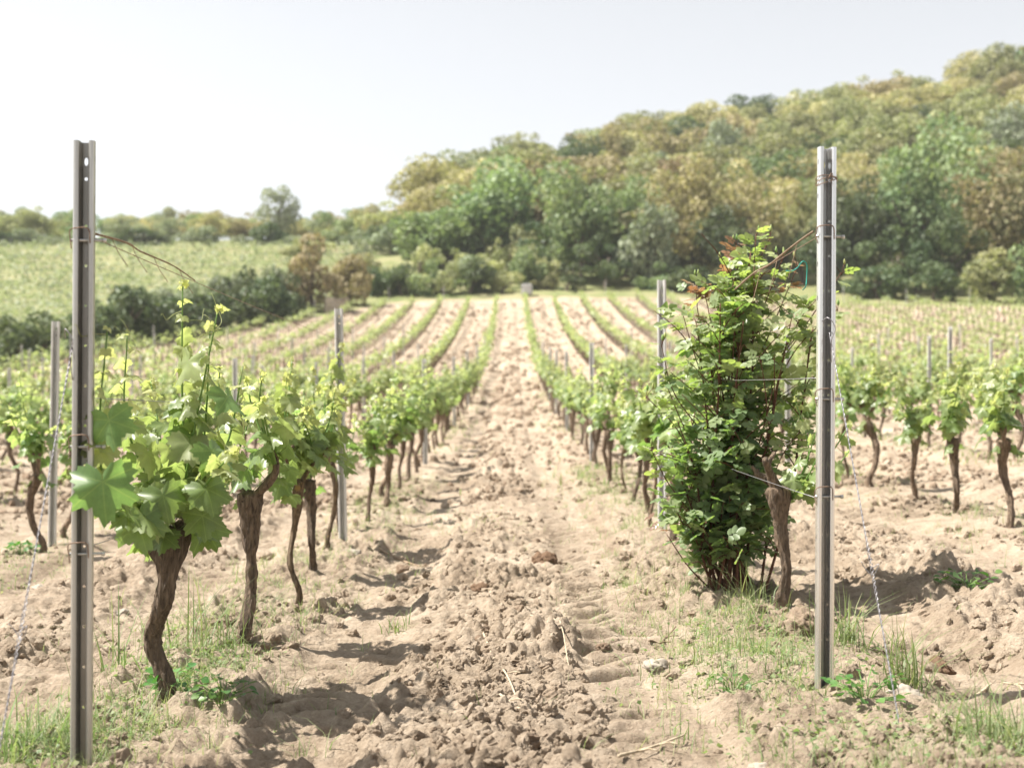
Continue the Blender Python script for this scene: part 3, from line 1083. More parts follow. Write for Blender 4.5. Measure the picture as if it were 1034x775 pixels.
lx, ly = at(85.5, 4.04), 4.04
lz = gz(lx, ly)
lp = thing('end_post', 'tall open steel profile post at the near end of the left row', 'post', (lx, ly, lz), 0.10, 'steel end posts of the two nearest rows')
HL = 1 - (143 - HY) / F * 4.04 - lz
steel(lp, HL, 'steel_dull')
for zz in (1.48, 0.89, 0.585):
    clip(lp, zz - lz)
rx_, ry_ = at(828.5, 4.64), 4.64
rz_ = gz(rx_, ry_)
rp = thing('end_post', 'shiny steel profile post in front of the rose bush, right of the lane', 'post', (rx_, ry_, rz_), 0.06, 'steel end posts of the two nearest rows')
rp.rotation_euler = (0, math.radians(0.55), 0.17)
HR = 1 - (149 - HY) / F * 4.64 - rz_
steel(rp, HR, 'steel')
for zz in (1.565, 1.03, 0.71):
    clip(rp, zz - rz_)
g = Geo()
for k in range(3):
    a_ = np.linspace(0, 2 * PI, 24)
    tube(g, np.stack([0.036 * np.cos(a_), -0.018 + 0.026 * np.sin(a_), HR - 0.115 + 0.004 * k + 0.012 * np.cos(a_ + k)], -1), 0.0014, 5)
tube(g, spline([(-0.005, -0.042, HR - 0.11), (0.004, -0.05, HR - 0.09), (0.012, -0.043, HR - 0.10), (0.004, -0.046, HR - 0.12)], 16), 0.0014, 5)
g.build('wire_binding', M['rust_wire'], rp)

pm = profile_post(1.62, True).mesh('line_post', M['zinc'], False)
POSTS = []
for px, y, h in ((347, 10.03, 1.66), (430, 19.6, 1.5), (459, 29.4, 1.5), (473, 38.7, 1.5), (482.5, 49, 1.5), (489, 60, 1.5)):
    POSTS.append((at(px, y), y, h, 0))
for px, y, h in ((669, 9.8, 1.74), (598, 18.4, 1.56), (573, 26.6, 1.5), (562, 33.5, 1.5), (555, 40, 1.5), (549, 49, 1.5)):
    POSTS.append((at(px, y), y, h, 1))
POSTS.append((at(54, 10.6), 10.6, 1.68, -1))
for y, h in ((17.5, 1.5), (25, 1.5), (33, 1.5), (42, 1.5), (52, 1.5)):
    POSTS.append((ROW_L - 2.25 + rng.normal(0, .04), y, h, -1))
for y, h in ((11.0, 0.0), (16.5, 1.5), (23, 1.5), (31, 1.5), (40, 1.5), (50, 1.5)):
    if h:
        POSTS.append((ROW_R + 2.25 + rng.normal(0, .04), y, h, 2))
for r in list(range(-12, -1)) + list(range(3, 17)):
    x0 = ROW_L + 2.25 * r if r <= 0 else ROW_R + 2.25 * (r - 1)
    y = 15 + rng.uniform(0, 7) + (14 if r > 2 else 0)
    while y < 76:
        if abs(x0) < 0.40 * y and y < float(field_end(x0)) - 3:
            POSTS.append((x0 + rng.normal(0, .05), y, rng.uniform(1.35, 1.62), r))
        y += rng.uniform(8, 11) if r < 0 else rng.uniform(13, 20)
    ye = float(field_end(x0)) - 0.6
    if r % 2 == 0 and abs(x0) < 0.40 * ye:
        POSTS.append((x0, ye, 1.35, r))
POSTS += [(6.2, 20.0, 1.68, 3), (7.1, 24.0, 1.64, 4)]
cnt = {}
for (x, y, h, r) in POSTS:
    o = bpy.data.objects.new('line_post', pm)
    COL.objects.link(o)
    o.location = (x, y, gz(x, y) + h - 1.62)
    o.rotation_euler = (rng.normal(0, 0.012), rng.normal(0, 0.015), rng.normal(0, 0.15))
    c = cnt.get(r, 0)
    cnt[r] = c + 1
    if r == -1 and c == 0:
        lab = 'grey steel line post beside the vine at the left edge'
    elif r in side and c < 4:
        lab = '%s grey line post standing in %s' % (('nearest', 'second', 'third', 'fourth')[c], side[r])
    elif x in (6.2, 7.1) and y in (20.0, 24.0):
        lab = 'tallest grey post between the outer rows at far right' if x == 6.2 else 'grey post just left of the tallest one at far right'
    elif r in side:
        lab = 'small distant grey post in %s, beyond its fourth' % side[r]
    else:
        lab = 'thin distant grey post among the outer rows %s of the lane' % ('left' if r < 0 else 'right')
    grp = ('far posts of ' + (side[r] if r in side else ('the outer left rows' if r < 0 else 'the outer right rows'))) if lab.startswith(('small', 'thin')) else 'grey posts along the rows'
    tag(o, lab, 'post', grp)

# ------------------------------------------------------------------ wires
def wire(name, pts, label, r=0.0013, mat='wire', sag=0.012):
    g = Geo()
    P = []
    for a_, b_ in zip(pts[:-1], pts[1:]):
        a_, b_ = np.array(a_, float), np.array(b_, float)
        for t in np.linspace(0, 1, 9)[:-1]:
            p = a_ + (b_ - a_) * t
            p[2] -= sag * 4 * t * (1 - t)
            P.append(p)
    P.append(np.array(pts[-1], float))
    o0 = P[0].copy()
    tube(g, np.array(P) - o0, r, 5)
    o = g.build(name, M[mat])
    o.location = o0
    return tag(o, label, 'wire', 'trellis wires of the rows')


def row_wire(r, x0, y0, zz, hgt, label, mat='wire'):
    pts = [(x0, y0, zz)] + [(x, y, gm(x, y) + hgt) for (x, y, h, rr) in sorted(POSTS, key=lambda p: p[1]) if rr == r and y > y0 + 0.5]
    wire('trellis_wire', pts, label, mat=mat)


row_wire(0, lx, ly + 0.01, 1.50, 1.45, 'top wire running back from the left steel post', 'rust_wire')
row_wire(0, lx, ly + 0.01, 1.03, 1.0, 'middle wire running back from the left steel post')
row_wire(0, lx, ly + 0.01, 0.60, 0.62, 'lowest wire along the trunks of the left row')
row_wire(1, rx_, ry_ + 0.01, 1.57, 1.48, 'top wire running back from the shiny right post', 'rust_wire')
row_wire(1, rx_, ry_ + 0.01, 1.10, 1.1, 'pale middle wire from the shiny right post into the rose')
row_wire(1, rx_, ry_ + 0.01, 0.70, 0.66, 'lowest wire along the trunks of the right row')
row_wire(2, ROW_R + 2.25, 7.0, gm(3.3, 7) + 0.70, 0.70, 'wire along the heads of the second row right of the lane')
row_wire(-1, ROW_L - 2.25, 8.0, gm(-3.5, 8) + 0.62, 0.62, 'wire along the heads of the second row left of the lane')


def guy(top, foot, label):
    g = Geo()
    top, foot = np.array(top), np.array(foot)
    L = np.linalg.norm(top - foot)
    n = 150
    t = np.linspace(0, 1, n)
    ax = (foot - top) / L
    u = unit(np.cross(ax, [0, 1.0, 0.2]))
    v = np.cross(ax, u)
    spread = 0.0015 + 0.0035 * np.exp(-((t - 0.62) / 0.07) ** 2)
    for ph in (0, PI):
        a_ = t * L * 2 * PI / 0.035 + ph
        tube(g, np.outer(t, foot - top) + u * (spread * np.cos(a_))[:, None] + v * (spread * np.sin(a_))[:, None], 0.0015, 5)
    kn = top + (foot - top) * 0.62 - top
    tube(g, spline([kn, kn + [0.02, -0.01, 0.015], kn + [0.004, 0, -0.02], kn + [-0.02, 0.01, 0.004], kn + [-0.03, 0, 0.02]], 14), 0.0016, 5)
    e = foot - top
    tube(g, spline([(-0.03, 0.03, 0.02), (-0.012, -0.03, 0.045), (0.012, -0.034, 0.01), (0, -0.03, -0.03), (0.004, -0.01, -0.1)], 14), 0.0016, 5)
    o = g.build('guy_wire', M['wire'])
    o.location = top
    tag(o, label, 'wire', 'twisted guy wires of the end posts')
    g = Geo()
    tube(g, [(0, 0, -0.12), (0.003, 0, -0.03), (0.0, 0.004, 0.05)], np.array([0.007, 0.007, 0.006]), 8)
    p = g.build('anchor_pin', M['rust_wire'], o)
    p.location = foot - top


guy((rx_ + 0.022, ry_ - 0.035, 1.25), (1.108, 4.02, gz(1.108, 4.02) - 0.01), 'twisted wire slanting down from the shiny right post to the ground')
guy((lx - 0.026, ly - 0.03, 1.18), (-1.265, 3.38, gz(-1.265, 3.38) - 0.01), 'twisted wire slanting from the left post towards the left corner')

# dry canes caught on the top wires
g = Geo()
P = spline([(0.0, 0.0, 0.0), (0.03, 0.22, 0.0), (0.00, 0.5, 0.004), (0.03, 0.8, -0.01), (0.05, 1.06, -0.04)], 34)
tube(g, P, np.linspace(0.0038, 0.0020, 34), 7, bark=0.35, seed=4)
for k in (4, 11, 20, 27):
    tube(g, spline([P[k], P[k] + [0.02, -0.01, -0.04], P[k] + [0.05, -0.01, -0.085]], 8), 0.0011, 4)
o = g.build('dry_cane', M['cane_bark'])
o.location = (lx + 0.02, ly + 0.03, 1.505)
tag(o, 'brown dry cane clinging to the top wire beside the left post', 'cane', 'dry canes caught on the wires')
g = Geo()
P = spline([(0.0, 0, 0), (-0.045, 0.10, -0.035), (-0.10, 0.24, -0.085), (-0.13, 0.36, -0.10), (-0.18, 0.5, -0.15)], 30)
tube(g, P, np.linspace(0.0042, 0.0030, 30), 7, bark=0.4, seed=6)
for k in (6, 12, 19):
    tube(g, spline([P[k], P[k] + [-0.012, 0, -0.05], P[k] + [-0.03, 0.0, -0.12]], 8), 0.0012, 4)
o = g.build('dry_cane', M['cane_bark'])
o.location = (rx_ - 0.02, ry_ + 0.01, 1.585)
tag(o, 'brown knobbly cane tied between the rose top and the right post', 'cane', 'dry canes caught on the wires')
g = Geo()
c0 = np.array([at(806, 5.3), 5.3, 1.53])
tube(g, spline([(0, 0, 0), (0.016, -0.01, 0.022), (0.034, 0, 0.012), (0.036, 0.01, -0.03), (0.03, 0, -0.07), (0.018, 0, -0.085)], 22), 0.0022, 6)
tube(g, spline([(0, 0, 0), (-0.02, 0.0, -0.012), (-0.045, 0, -0.012)], 8), 0.0022, 6)
o = g.build('plastic_tie', M['tie'])
o.location = c0
tag(o, 'green plastic tie looped round the cane beside the right post', 'tie', 'plastic ties on the trellis')
g = Geo()
tube(g, spline([(-0.05, 0, 0), (-0.02, -0.03, 0.008), (0.03, -0.04, 0.0), (0.06, 0, -0.008), (0.10, 0.0, -0.002)], 16), 0.006, 6)
o = g.build('plastic_tie', M['tie'])
o.location = (3.27, 9.36, gm(3.3, 9.4) + 0.72)
tag(o, 'turquoise tie on the wire at the right edge vine', 'tie', 'plastic ties on the trellis')

# ------------------------------------------------------------------ the rose bush
rr = np.random.default_rng(5)
bx, by = 1.065, 6.80
rb = thing('rose_bush', 'tall bushy rose with glossy leaves and red new growth by the right post', 'rose bush', (bx, by, gz(bx, by)))
PZ = np.array([0.0, 0.16, 0.36, 0.60, 0.85, 1.06, 1.25, 1.42, 1.58, 1.72])
PW = np.array([0.08, 0.14, 0.26, 0.40, 0.50, 0.52, 0.46, 0.37, 0.24, 0.03])
PC = np.array([0.00, -0.02, -0.04, -0.07, -0.08, -0.06, -0.01, 0.02, 0.06, 0.07])
st, lf, yg, buds = Geo(), Geo(), Geo(), []
T, Nn, S, Lc, Ti = [], [], [], [], []
tips = []
twigs = []
for k in range(31):
    a_ = rr.uniform(0, 2 * PI)
    zt = rr.uniform(0.36, 1.70) if k > 9 else rr.uniform(1.30, 1.64)
    w = np.interp(zt, PZ, PW) * (rr.uniform(0.35, 1.0) if zt < 1.5 else rr.uniform(0, 0.8))
    e = np.array([np.interp(zt, PZ, PC) + w * math.cos(a_), w * 0.9 * math.sin(a_), zt])
    b = np.array([rr.normal(0, 0.07), rr.normal(0, 0.06), -0.05])
    m1 = b + (e - b) * 0.35 + np.array([0.5 * (e[0] - b[0]) * 0.1, 0, 0.07]) + rr.normal(0, 0.02, 3)
    m2 = b + (e - b) * 0.7 + rr.normal(0, 0.035, 3)
    C = spline([b, m1, m2, e], 26)
    tube(st, C, np.linspace(0.0075, 0.0026, 26), 7, tint=0.0)
    for q in range(60):                              # prickles
        i_ = rr.integers(2, 20)
        d = unit(rr.normal(0, 1, 3) * [1, 1, 0.3])
        st.add([C[i_] + d * 0.006 + [0, 0, 0.004], C[i_] + d * 0.006 - [0, 0, 0.004], C[i_] + d * 0.013 - [0, 0, 0.003]], [np.array([[0, 1, 2]])])
    twigs.append((C, 0.14))
    tips.append(C[-1])
    for q in range(8):
        i_ = rr.integers(3, 25)
        a2 = rr.uniform(0, 2 * PI)
        L = rr.uniform(0.10, 0.40)
        e2 = C[i_] + np.array([math.cos(a2) * L * 0.75, math.sin(a2) * L * 0.75, L * rr.uniform(0.1, 0.9)])
        D = spline([C[i_], (C[i_] + e2) / 2 + [0, 0, 0.03], e2], 9)
        tube(st, D, np.linspace(0.0034, 0.0018, 9), 5)
        twigs.append((D, 0.0))
for D, start in twigs:
    L = np.linalg.norm(np.diff(D, axis=0), axis=1).sum()
    k = int(L / 0.029)
    for q in range(k):
        f = (q + rr.random()) / k
        if f < start:
            continue
        p = D[min(len(D) - 1, int(f * len(D)))]
        zz = p[2]
        w = np.interp(zz, PZ, PW) * 1.12
        if float(vnoise(np.array([p[0] * 6 + 3]), np.array([p[2] * 6 + p[1] * 4]), 44)[0]) < -0.48:
            continue
        if abs(p[0] - np.interp(zz, PZ, PC)) > w or zz < 0.14 or rr.random() < 0.2 * sstep(1.15, 1.6, zz) + 0.15 + 0.45 * (1 - sstep(0.14, 0.5, zz)):
            continue
        a2 = rr.uniform(0, 2 * PI)
        o_ = np.array([math.cos(a2), math.sin(a2), rr.uniform(-0.5, 0.5)])
        Lc.append(p)
        T.append(o_)
        Nn.append(np.array([-0.15, -0.1, 0.8]) + 0.7 * o_ * [1, 1, 0] + rr.normal(0, 0.5, 3))
        S.append(0.030 + 0.038 * rr.random())
        Ti.append(np.clip(rr.normal(0.14 + 0.55 * max(0, zz - 0.8), 0.24), 0, 1))
T, Nn, S, Lc, Ti = map(np.array, (T, Nn, S, Lc, Ti))
tv, tf = rose_leaf_template()
lf.scatter(tv, tf, frames(T, Nn, S), Lc, Ti)
# long bare leaders with buds and red young leaves on top
for (px, py, d) in ((744, 246, 7.0), (752, 262, 6.95), (703, 282, 6.95), (712, 296, 6.9), (778, 240, 7.05), (806, 268, 6.95), (766, 255, 7.1), (672, 385, 6.8), (850, 275, 6.9), (652, 400, 6.8), (690, 318, 6.8), (730, 268, 6.85), (790, 262, 6.75), (764, 236, 6.9), (658, 455, 6.7), (668, 348, 6.75), (815, 330, 6.8), (846, 312, 6.75), (812, 430, 6.6)):
    e = np.array([at(px, d) - bx, d - by, 1 - (py - HY) / F * d - gz(bx, by)])
    b = e * [0.45, 0.4, 0] + np.array([0, 0, e[2] - rr.uniform(0.30, 0.42)])
    D = spline([b, (b + e) / 2 + rr.normal(0, 0.02, 3), e], 12)
    tube(st, D, np.linspace(0.0034, 0.0020, 12), 6)
    for q in range(rr.integers(1, 4)):
        e3 = e + np.array([rr.normal(0, 0.018), rr.normal(0, 0.018), rr.uniform(0.015, 0.05)])
        tube(st, [e - [0, 0, 0.01], (e + e3) / 2, e3], 0.0016, 5)
        bd = Geo()
        buds.append((bd, e3))
        tube(bd, [e3 - [0, 0, 0.004], e3 + [0, 0, 0.006], e3 + [0, 0, 0.014], e3 + [0, 0, 0.026]], np.array([0.003, 0.0065, 0.0055, 0.001]), 8, tint=rr.uniform(0, 1))
    n_ = 10
    az = rr.uniform(0, 2 * PI, n_)
    o_ = np.stack([np.cos(az), np.sin(az), rr.uniform(-0.2, 0.7, n_)], -1)
    red = px in (744, 703, 712, 806)
    (yg if red else lf).scatter(tv, tf, frames(o_, rr.normal(0, 0.5, (n_, 3)) + [0, 0, 1], rr.uniform(0.032, 0.048, n_)),
                                D[rr.integers(6, 12, n_)], rr.uniform(0.2, 1, n_) if red else rr.uniform(0.3, 0.9, n_))
n_ = 3                                              # a few red leaves low at the left foot
p = np.stack([rr.normal(-0.33, 0.03, n_), rr.normal(-0.1, 0.05, n_), rr.normal(0.30, 0.04, n_)], -1)
yg.scatter(tv, tf, frames(rr.normal(0, 1, (n_, 3)), rr.normal(0, 0.5, (n_, 3)) + [0, 0, 1], np.full(n_, 0.035)), p, rr.uniform(0, 0.4, n_))
tube(st, spline([(-0.08, 0, 0.0), (-0.22, -0.06, 0.14), (-0.33, -0.10, 0.30)], 10), np.linspace(0.005, 0.002, 10), 6)
st.build('stem', M['rose_bark'], rb)
lf.build('foliage', M['rose_leaf'], rb)
o = yg.build('young_leaves', M['rose_young'], rb)
o['label'] = 'reddish new leaves at the shoot tips'
for bd, e3 in buds:
    bd.build('bud', M['shoot'], rb)

# ------------------------------------------------------------------ trees and bushes
def crown_geo(rng, R, H, zc, lobes, per, leaf, shape=0.8, gap=0.0):
    """leaf clumps spread through many uneven lobes"""
    g = Geo()
    pts, nr, ti = [], [], []
    cs = []
    for k in range(lobes):
        d = unit(rng.normal(0, 1, 3))
        rad = rng.random() ** 0.45 * rng.uniform(0.85, 1.22)
        c = d * rad * np.array([R, R, H]) * shape
        if c[2] < 0:
            c[:2] *= 1 - 0.25 * abs(c[2]) / H
        c[2] += zc
        lr = R * rng.uniform(0.13, 0.44)
        cs.append(c)
        n = int(per * (lr / (0.3 * R)) ** 2)
        dd = unit(rng.normal(0, 1, (n, 3)) + [0, 0, 0.25])
        rr_ = lr * (0.55 + 0.5 * rng.random(n) ** 0.6)
        pts.append(c + dd * rr_[:, None] * [1, 1, 0.82])
        nr.append(dd + rng.normal(0, 0.55, (n, 3)))
        ti.append(np.clip(rng.normal(rng.uniform(0.1, 0.75), 0.18, n), 0, 1))
    pts, nr, ti = np.concatenate(pts), np.concatenate(nr), np.concatenate(ti)
    n = len(pts)
    q = np.array([[-0.5, -0.32, 0.05], [0.1, -0.5, -0.05], [0.55, 0.05, 0.06], [0.05, 0.5, -0.06], [-0.45, 0.30, 0.02]], float)
    g.scatter(q, [np.array([[0, 1, 2, 3, 4]])], frames(rng.normal(0, 1, (n, 3)), nr, leaf * rng.uniform(0.6, 1.35, n)), pts, ti)
    return g, cs


def make_tree(name, cat, label, rng, kind, R, H, trunk_h, lobes=34, per=46, leaf=0.36, group=None, total=None, **kw):
    t = thing(name, label, cat, (0, -90, 0), 0, group)
    zc = trunk_h + H * 0.82
    cg, cs = crown_geo(rng, R, H, zc, lobes, per, leaf, **kw)
    tg = Geo()
    r0 = 0.10 + 0.035 * R
    top = np.array([rng.normal(0, 0.2), rng.normal(0, 0.2), zc])
    tube(tg, spline([(0, 0, -0.6), (rng.normal(0, 0.12), rng.normal(0, 0.12), trunk_h * 0.6), top], 9), np.linspace(r0 * 1.2, r0 * 0.45, 9), 8, bark=0.2, seed=3)
    for c in cs[::3]:
        b = top * rng.uniform(0.45, 0.9)
        tube(tg, spline([b, (b + c) / 2 + [0, 0, -0.15 * R * 0.3], c], 6), np.linspace(r0 * 0.42, r0 * 0.12, 6), 5)
    k = [tg.build('trunk', M['tree_bark'], t), cg.build('crown', CROWN[kind], t)]
    return t, k


TP, seen = {}, set()
tr_ = np.random.default_rng(11)
for kind in ('gold', 'olive', 'green', 'grey', 'dark', 'brown'):
    for v in range(3):
        TP['tree', kind, v] = make_tree('oak_tree', 'tree', 'tree', tr_, kind, 4.0, 3.3 + 0.45 * v, 1.6, lobes=(46, 34, 24)[v], per=150, leaf=0.25, shape=(0.8, 0.9, 0.98)[v])
        TP['bush', kind, v] = make_tree('bush', 'bush', 'bush', tr_, kind, 1.5, 1.15, 0.1, lobes=(26, 18, 12)[v], per=80, leaf=0.15, shape=(0.8, 0.9, 0.98)[v])
TREE_H = {0: 1.6 + 3.3 * 1.82, 1: 1.6 + 3.75 * 1.9, 2: 1.6 + 4.2 * 1.95}


def plant(form, kind, x, y, height, radius, label, group):
    v = int(tr_.integers(0, 3))
    key = (form, kind, v)
    t, kids = TP[key]
    base_h = (TREE_H[v] * 1.04 if form == 'tree' else 2.55)
    sz = height / base_h
    sr = radius / (4.0 if form == 'tree' else 1.5)
    loc = (x, y, gm(x, y) - 0.1)
    rz = tr_.uniform(0, 2 * PI)
    if key not in seen:
        seen.add(key)
        t.location, t.rotation_euler, t.scale = loc, (0, 0, rz), (sr, sr, sz)
        t['label'] = label
        t['group'] = group
        return t
    q_ = tr_.uniform(0.84, 1.2)
    return dup(t, kids, loc, rz, (sr * q_, sr / q_, sz), label, group)


def plant_px(form, kind, px, d, top, r_px, label, group):
    x = at(px, d)
    h = 1 - (top - HY) / F * d - gm(x, d)
    return plant(form, kind, x, d, max(h, 0.8), r_px / F * d, label, group)


EG = 'trees along the far edge of the vineyard'
for a_ in (('tree', 'green', 590, 122, 160, 52, 'fresh green tree at the foot of the wooded hill, right of the lane end', EG),
           ('tree', 'green', 632, 125, 172, 36, 'second fresh green tree just right of the largest one', EG),
           ('bush', 'grey', 655, 119, 196, 32, 'pale grey green bushy tree left of the rose top', EG),
           ('tree', 'gold', 698, 122, 158, 46, 'golden leafed oak behind the rose bush top', EG),
           ('tree', 'gold', 760, 123, 150, 50, 'broad golden oak behind the space between rose and right post', EG),
           ('tree', 'olive', 810, 121, 170, 40, 'olive green oak directly behind the right steel post', EG),
           ('tree', 'dark', 868, 118, 175, 44, 'dark green oak just right of the right steel post', EG),
           ('tree', 'green', 925, 116, 112, 56, 'tallest green oak at the field edge right of the steel post', EG),
           ('tree', 'gold', 1006, 120, 132, 48, 'golden oak with a bare visible trunk near the right edge', EG),
           ('tree', 'dark', 962, 114, 200, 30, 'dark low oak under the tallest green one', EG),
           ('tree', 'olive', 1068, 117, 150, 50, 'olive oak cut by the right edge', EG),
           ('tree', 'dark', 735, 119, 205, 40, 'dark shaded oak behind the rose bush', EG),
           ('tree', 'dark', 668, 124, 225, 30, 'dark oak in the shade behind the pale grey one', EG),
           ('tree', 'dark', 612, 119, 225, 30, 'low dark oak at the foot of the fresh green trees', EG),
           ('tree', 'dark', 840, 117, 215, 34, 'low dark oak behind the right post', EG),
           ('tree', 'dark', 905, 113, 215, 36, 'low dark oak at the foot of the tallest green one', EG)):
    plant_px(*a_[:3], a_[3] + 4, *a_[4:])
BG = 'bushes along the far edge of the vineyard'
for a_ in (('bush', 'olive', 1003, 108, 246, 38, 'rounded light green bush at the right edge of the field', BG),
           ('bush', 'green', 1046, 107, 236, 34, 'light bush cut by the right edge of the picture', BG),
           ('bush', 'green', 664, 117, 262, 20, 'low green bush at the far ends of the right rows', BG),
           ('bush', 'dark', 700, 116, 262, 26, 'low dark bush behind the grey post by the rose', BG),
           ('bush', 'dark', 945, 110, 262, 30, 'dark bush at the field edge left of the rounded light one', BG),
           ('bush', 'dark', 885, 111, 262, 30, 'dark bush at the field edge right of the steel post', BG),
           ('bush', 'dark', 575, 118, 262, 22, 'dark bush right of the white box', BG),
           ('bush', 'olive', 508, 118, 268, 22, 'olive bush left of the white box', BG),
           ('bush', 'olive', 550, 119, 270, 14, 'small olive bush right beside the white box', BG),
           ('bush', 'dark', 475, 118.5, 258, 26, 'dark rounded bush above the row ends left of the lane', BG),
           ('bush', 'green', 437, 118, 258, 28, 'green bush in the middle of the far hedge', BG),
           ('bush', 'dark', 402, 118, 262, 26, 'dark bush right of the brown ones', BG),
           ('bush', 'dark', 372, 118, 262, 24, 'dark bush touching the right brown bush', BG),
           ('bush', 'brown', 314, 110, 236, 34, 'tall brown bush above the left rows', BG),
           ('bush', 'brown', 352, 115, 248, 28, 'smaller brown bush beside the tall brown one', BG)):
    plant_px(*a_[:3], a_[3] + (4 if a_[2] > 360 else 0), *a_[4:])
HG = 'bushes of the dark hedge along the left edge of the vineyard'
for k, (px, d, top, rpx) in enumerate(((-40, 58, 318, 40), (-6, 65, 315, 36), (22, 68.5, 314, 32), (48, 72, 309, 30), (74, 75.5, 306, 30), (100, 79, 298, 28), (128, 83, 275, 32), (152, 86, 293, 26),
                                      (176, 89, 291, 28), (200, 92, 288, 26), (222, 95, 287, 24), (246, 98, 264, 28), (272, 102, 268, 24), (294, 106, 272, 22))):
    lab = {6: 'tallest dark bush of the hedge, right of the left post', 11: 'dark round bush left of the tall brown bush'}.get(k, 'dark bush in the hedge along the left edge of the vineyard')
    plant_px('bush', 'dark', px, d, top, rpx * 1.15, lab, HG)
for k in range(16):
    px, d = tr_.uniform(130, 290), 0
    d = 86 + (px - 130) * 0.14 + tr_.uniform(3, 8)
    plant_px('bush', 'grey', px, d, 290 - (px - 130) * 0.13 - tr_.uniform(0, 8), 20, 'pale grey green shrub on the bank above the dark hedge', 'shrubs on the bank above the hedge')
# shrub belt above the upper field and the skyline trees on the left
for k, x in enumerate(np.arange(-74, -14, 2.7)):
    y = 157 + tr_.uniform(0, 6)
    kd = ('grey', 'olive', 'dark', 'grey')[int(tr_.integers(0, 4))]
    plant('bush', kd, x + tr_.normal(0, 0.5), y, tr_.uniform(1.2, 3.4), tr_.uniform(1.5, 3.0),
          {'grey': 'grey green shrub in the belt above the upper field', 'olive': 'olive shrub in the belt above the upper field', 'dark': 'dark shrub in the belt above the upper field'}[kd],
          kd + ' shrubs in the belt above the upper field')
for (yy, st_) in ((178, 4.6), (196, 4.2), (214, 5.0), (238, 4.0)):
    for x in np.arange(-0.43 * yy, -14, st_):
        kd = ('gold', 'olive', 'gold', 'grey', 'green')[int(tr_.integers(0, 5))]
        if abs(x / yy * F + PX0 - 278) < 24 and yy < 205:
            continue
        plant('tree', kd, x + tr_.normal(0, 1), yy + tr_.normal(0, 3), tr_.uniform(3.6, 5.6), tr_.uniform(2.3, 3.2),
              {'gold': 'golden olive tree', 'olive': 'olive green tree', 'grey': 'grey green tree', 'green': 'mid green tree'}[kd] + ' in the low wood along the left skyline',
              kd + ' trees along the left skyline')
plant_px('tree', 'grey', 279, 200, 182, 27, 'tall airy tree rising alone above the left skyline', 'trees along the left skyline')
SG = 'shrubs on the slope left of the wooded hill'
for (px, d, top, rpx, kd) in ((395, 150, 220, 24, 'grey'), (362, 140, 236, 20, 'grey'), (375, 152, 226, 16, 'dark'), (424, 133, 240, 20, 'olive'), (450, 140, 226, 20, 'olive'), (432, 160, 205, 18, 'green'),
                              (465, 128, 246, 22, 'olive'), (500, 127, 238, 24, 'olive'), (530, 124, 240, 22, 'green'), (410, 172, 196, 16, 'olive'), (385, 178, 205, 18, 'olive'), (340, 160, 226, 18, 'grey'),
                              (320, 150, 232, 18, 'olive'), (350, 170, 214, 18, 'green'), (300, 145, 244, 18, 'olive'), (415, 145, 232, 16, 'dark'), (480, 140, 222, 22, 'grey'), (515, 136, 215, 24, 'olive'), (445, 122, 256, 22, 'olive'), (480, 124, 252, 20, 'grey'), (410, 124, 256, 22, 'olive'), (370, 126, 252, 22, 'olive'), (545, 126, 232, 18, 'olive')):
    lab = {'grey': 'rounded grey green shrub', 'dark': 'dark shrub', 'olive': 'olive shrub', 'green': 'green shrub'}[kd] + ' on the slope left of the wooded hill'
    plant_px('bush', kd, px, d, top, rpx, lab, kd + ' ' + SG)
LG = 'taller oaks at the left end of the wooded hill'
for a_ in (('tree', 'olive', 455, 176, 154, 24, 'tallest olive oak at the steep left end of the wooded hill', LG), ('tree', 'olive', 438, 178, 168, 16, 'lower olive oak at the steep left end of the wooded hill', LG),
           ('tree', 'grey', 487, 182, 150, 22, 'grey green oak on the skyline right of the tallest olive one', LG), ('tree', 'olive', 547, 190, 141, 24, 'pale olive oak on the skyline above the fresh green tree', LG),
           ('tree', 'olive', 515, 176, 152, 24, 'olive oak on the skyline between the grey one and the pale olive one', LG), ('tree', 'gold', 470, 150, 188, 26, 'golden oak low on the left end of the wooded hill', LG)):
    plant_px(*a_)
# the wooded hill
nh = 0
y = 132.0
while y < 252:
    sp = 7.3 + 0.012 * (y - 128)
    x = -12 + tr_.uniform(0, sp) + max(0, (140 - y)) * 1.5
    while x < 0.41 * y + 3:
        if nh < 262:
            kd = ('gold', 'gold', 'olive', 'olive', 'olive', 'green', 'grey', 'olive', 'brown', 'gold', 'dark', 'olive')[int(tr_.integers(0, 12))]
            hgt = tr_.uniform(7.2, 12.0) * (1.0 if y < 190 else 0.85)
            rad = tr_.uniform(3.9, 6.6)
            if x < -6 and y < 170:
                hgt *= 0.75
            plant('tree', kd, x + tr_.normal(0, 1.0), y + tr_.normal(0, 1.2), hgt, rad,
                  {'gold': 'golden tipped oak', 'olive': 'olive green oak', 'green': 'fresh green tree', 'grey': 'grey green tree', 'dark': 'dark green oak', 'brown': 'brownish oak'}[kd] + ' in the wood covering the hill',
                  kd + ' trees of the wooded hill')
            nh += 1
        x += sp * tr_.uniform(0.85, 1.2)
    y += sp * 0.92
print('hill trees', nh)

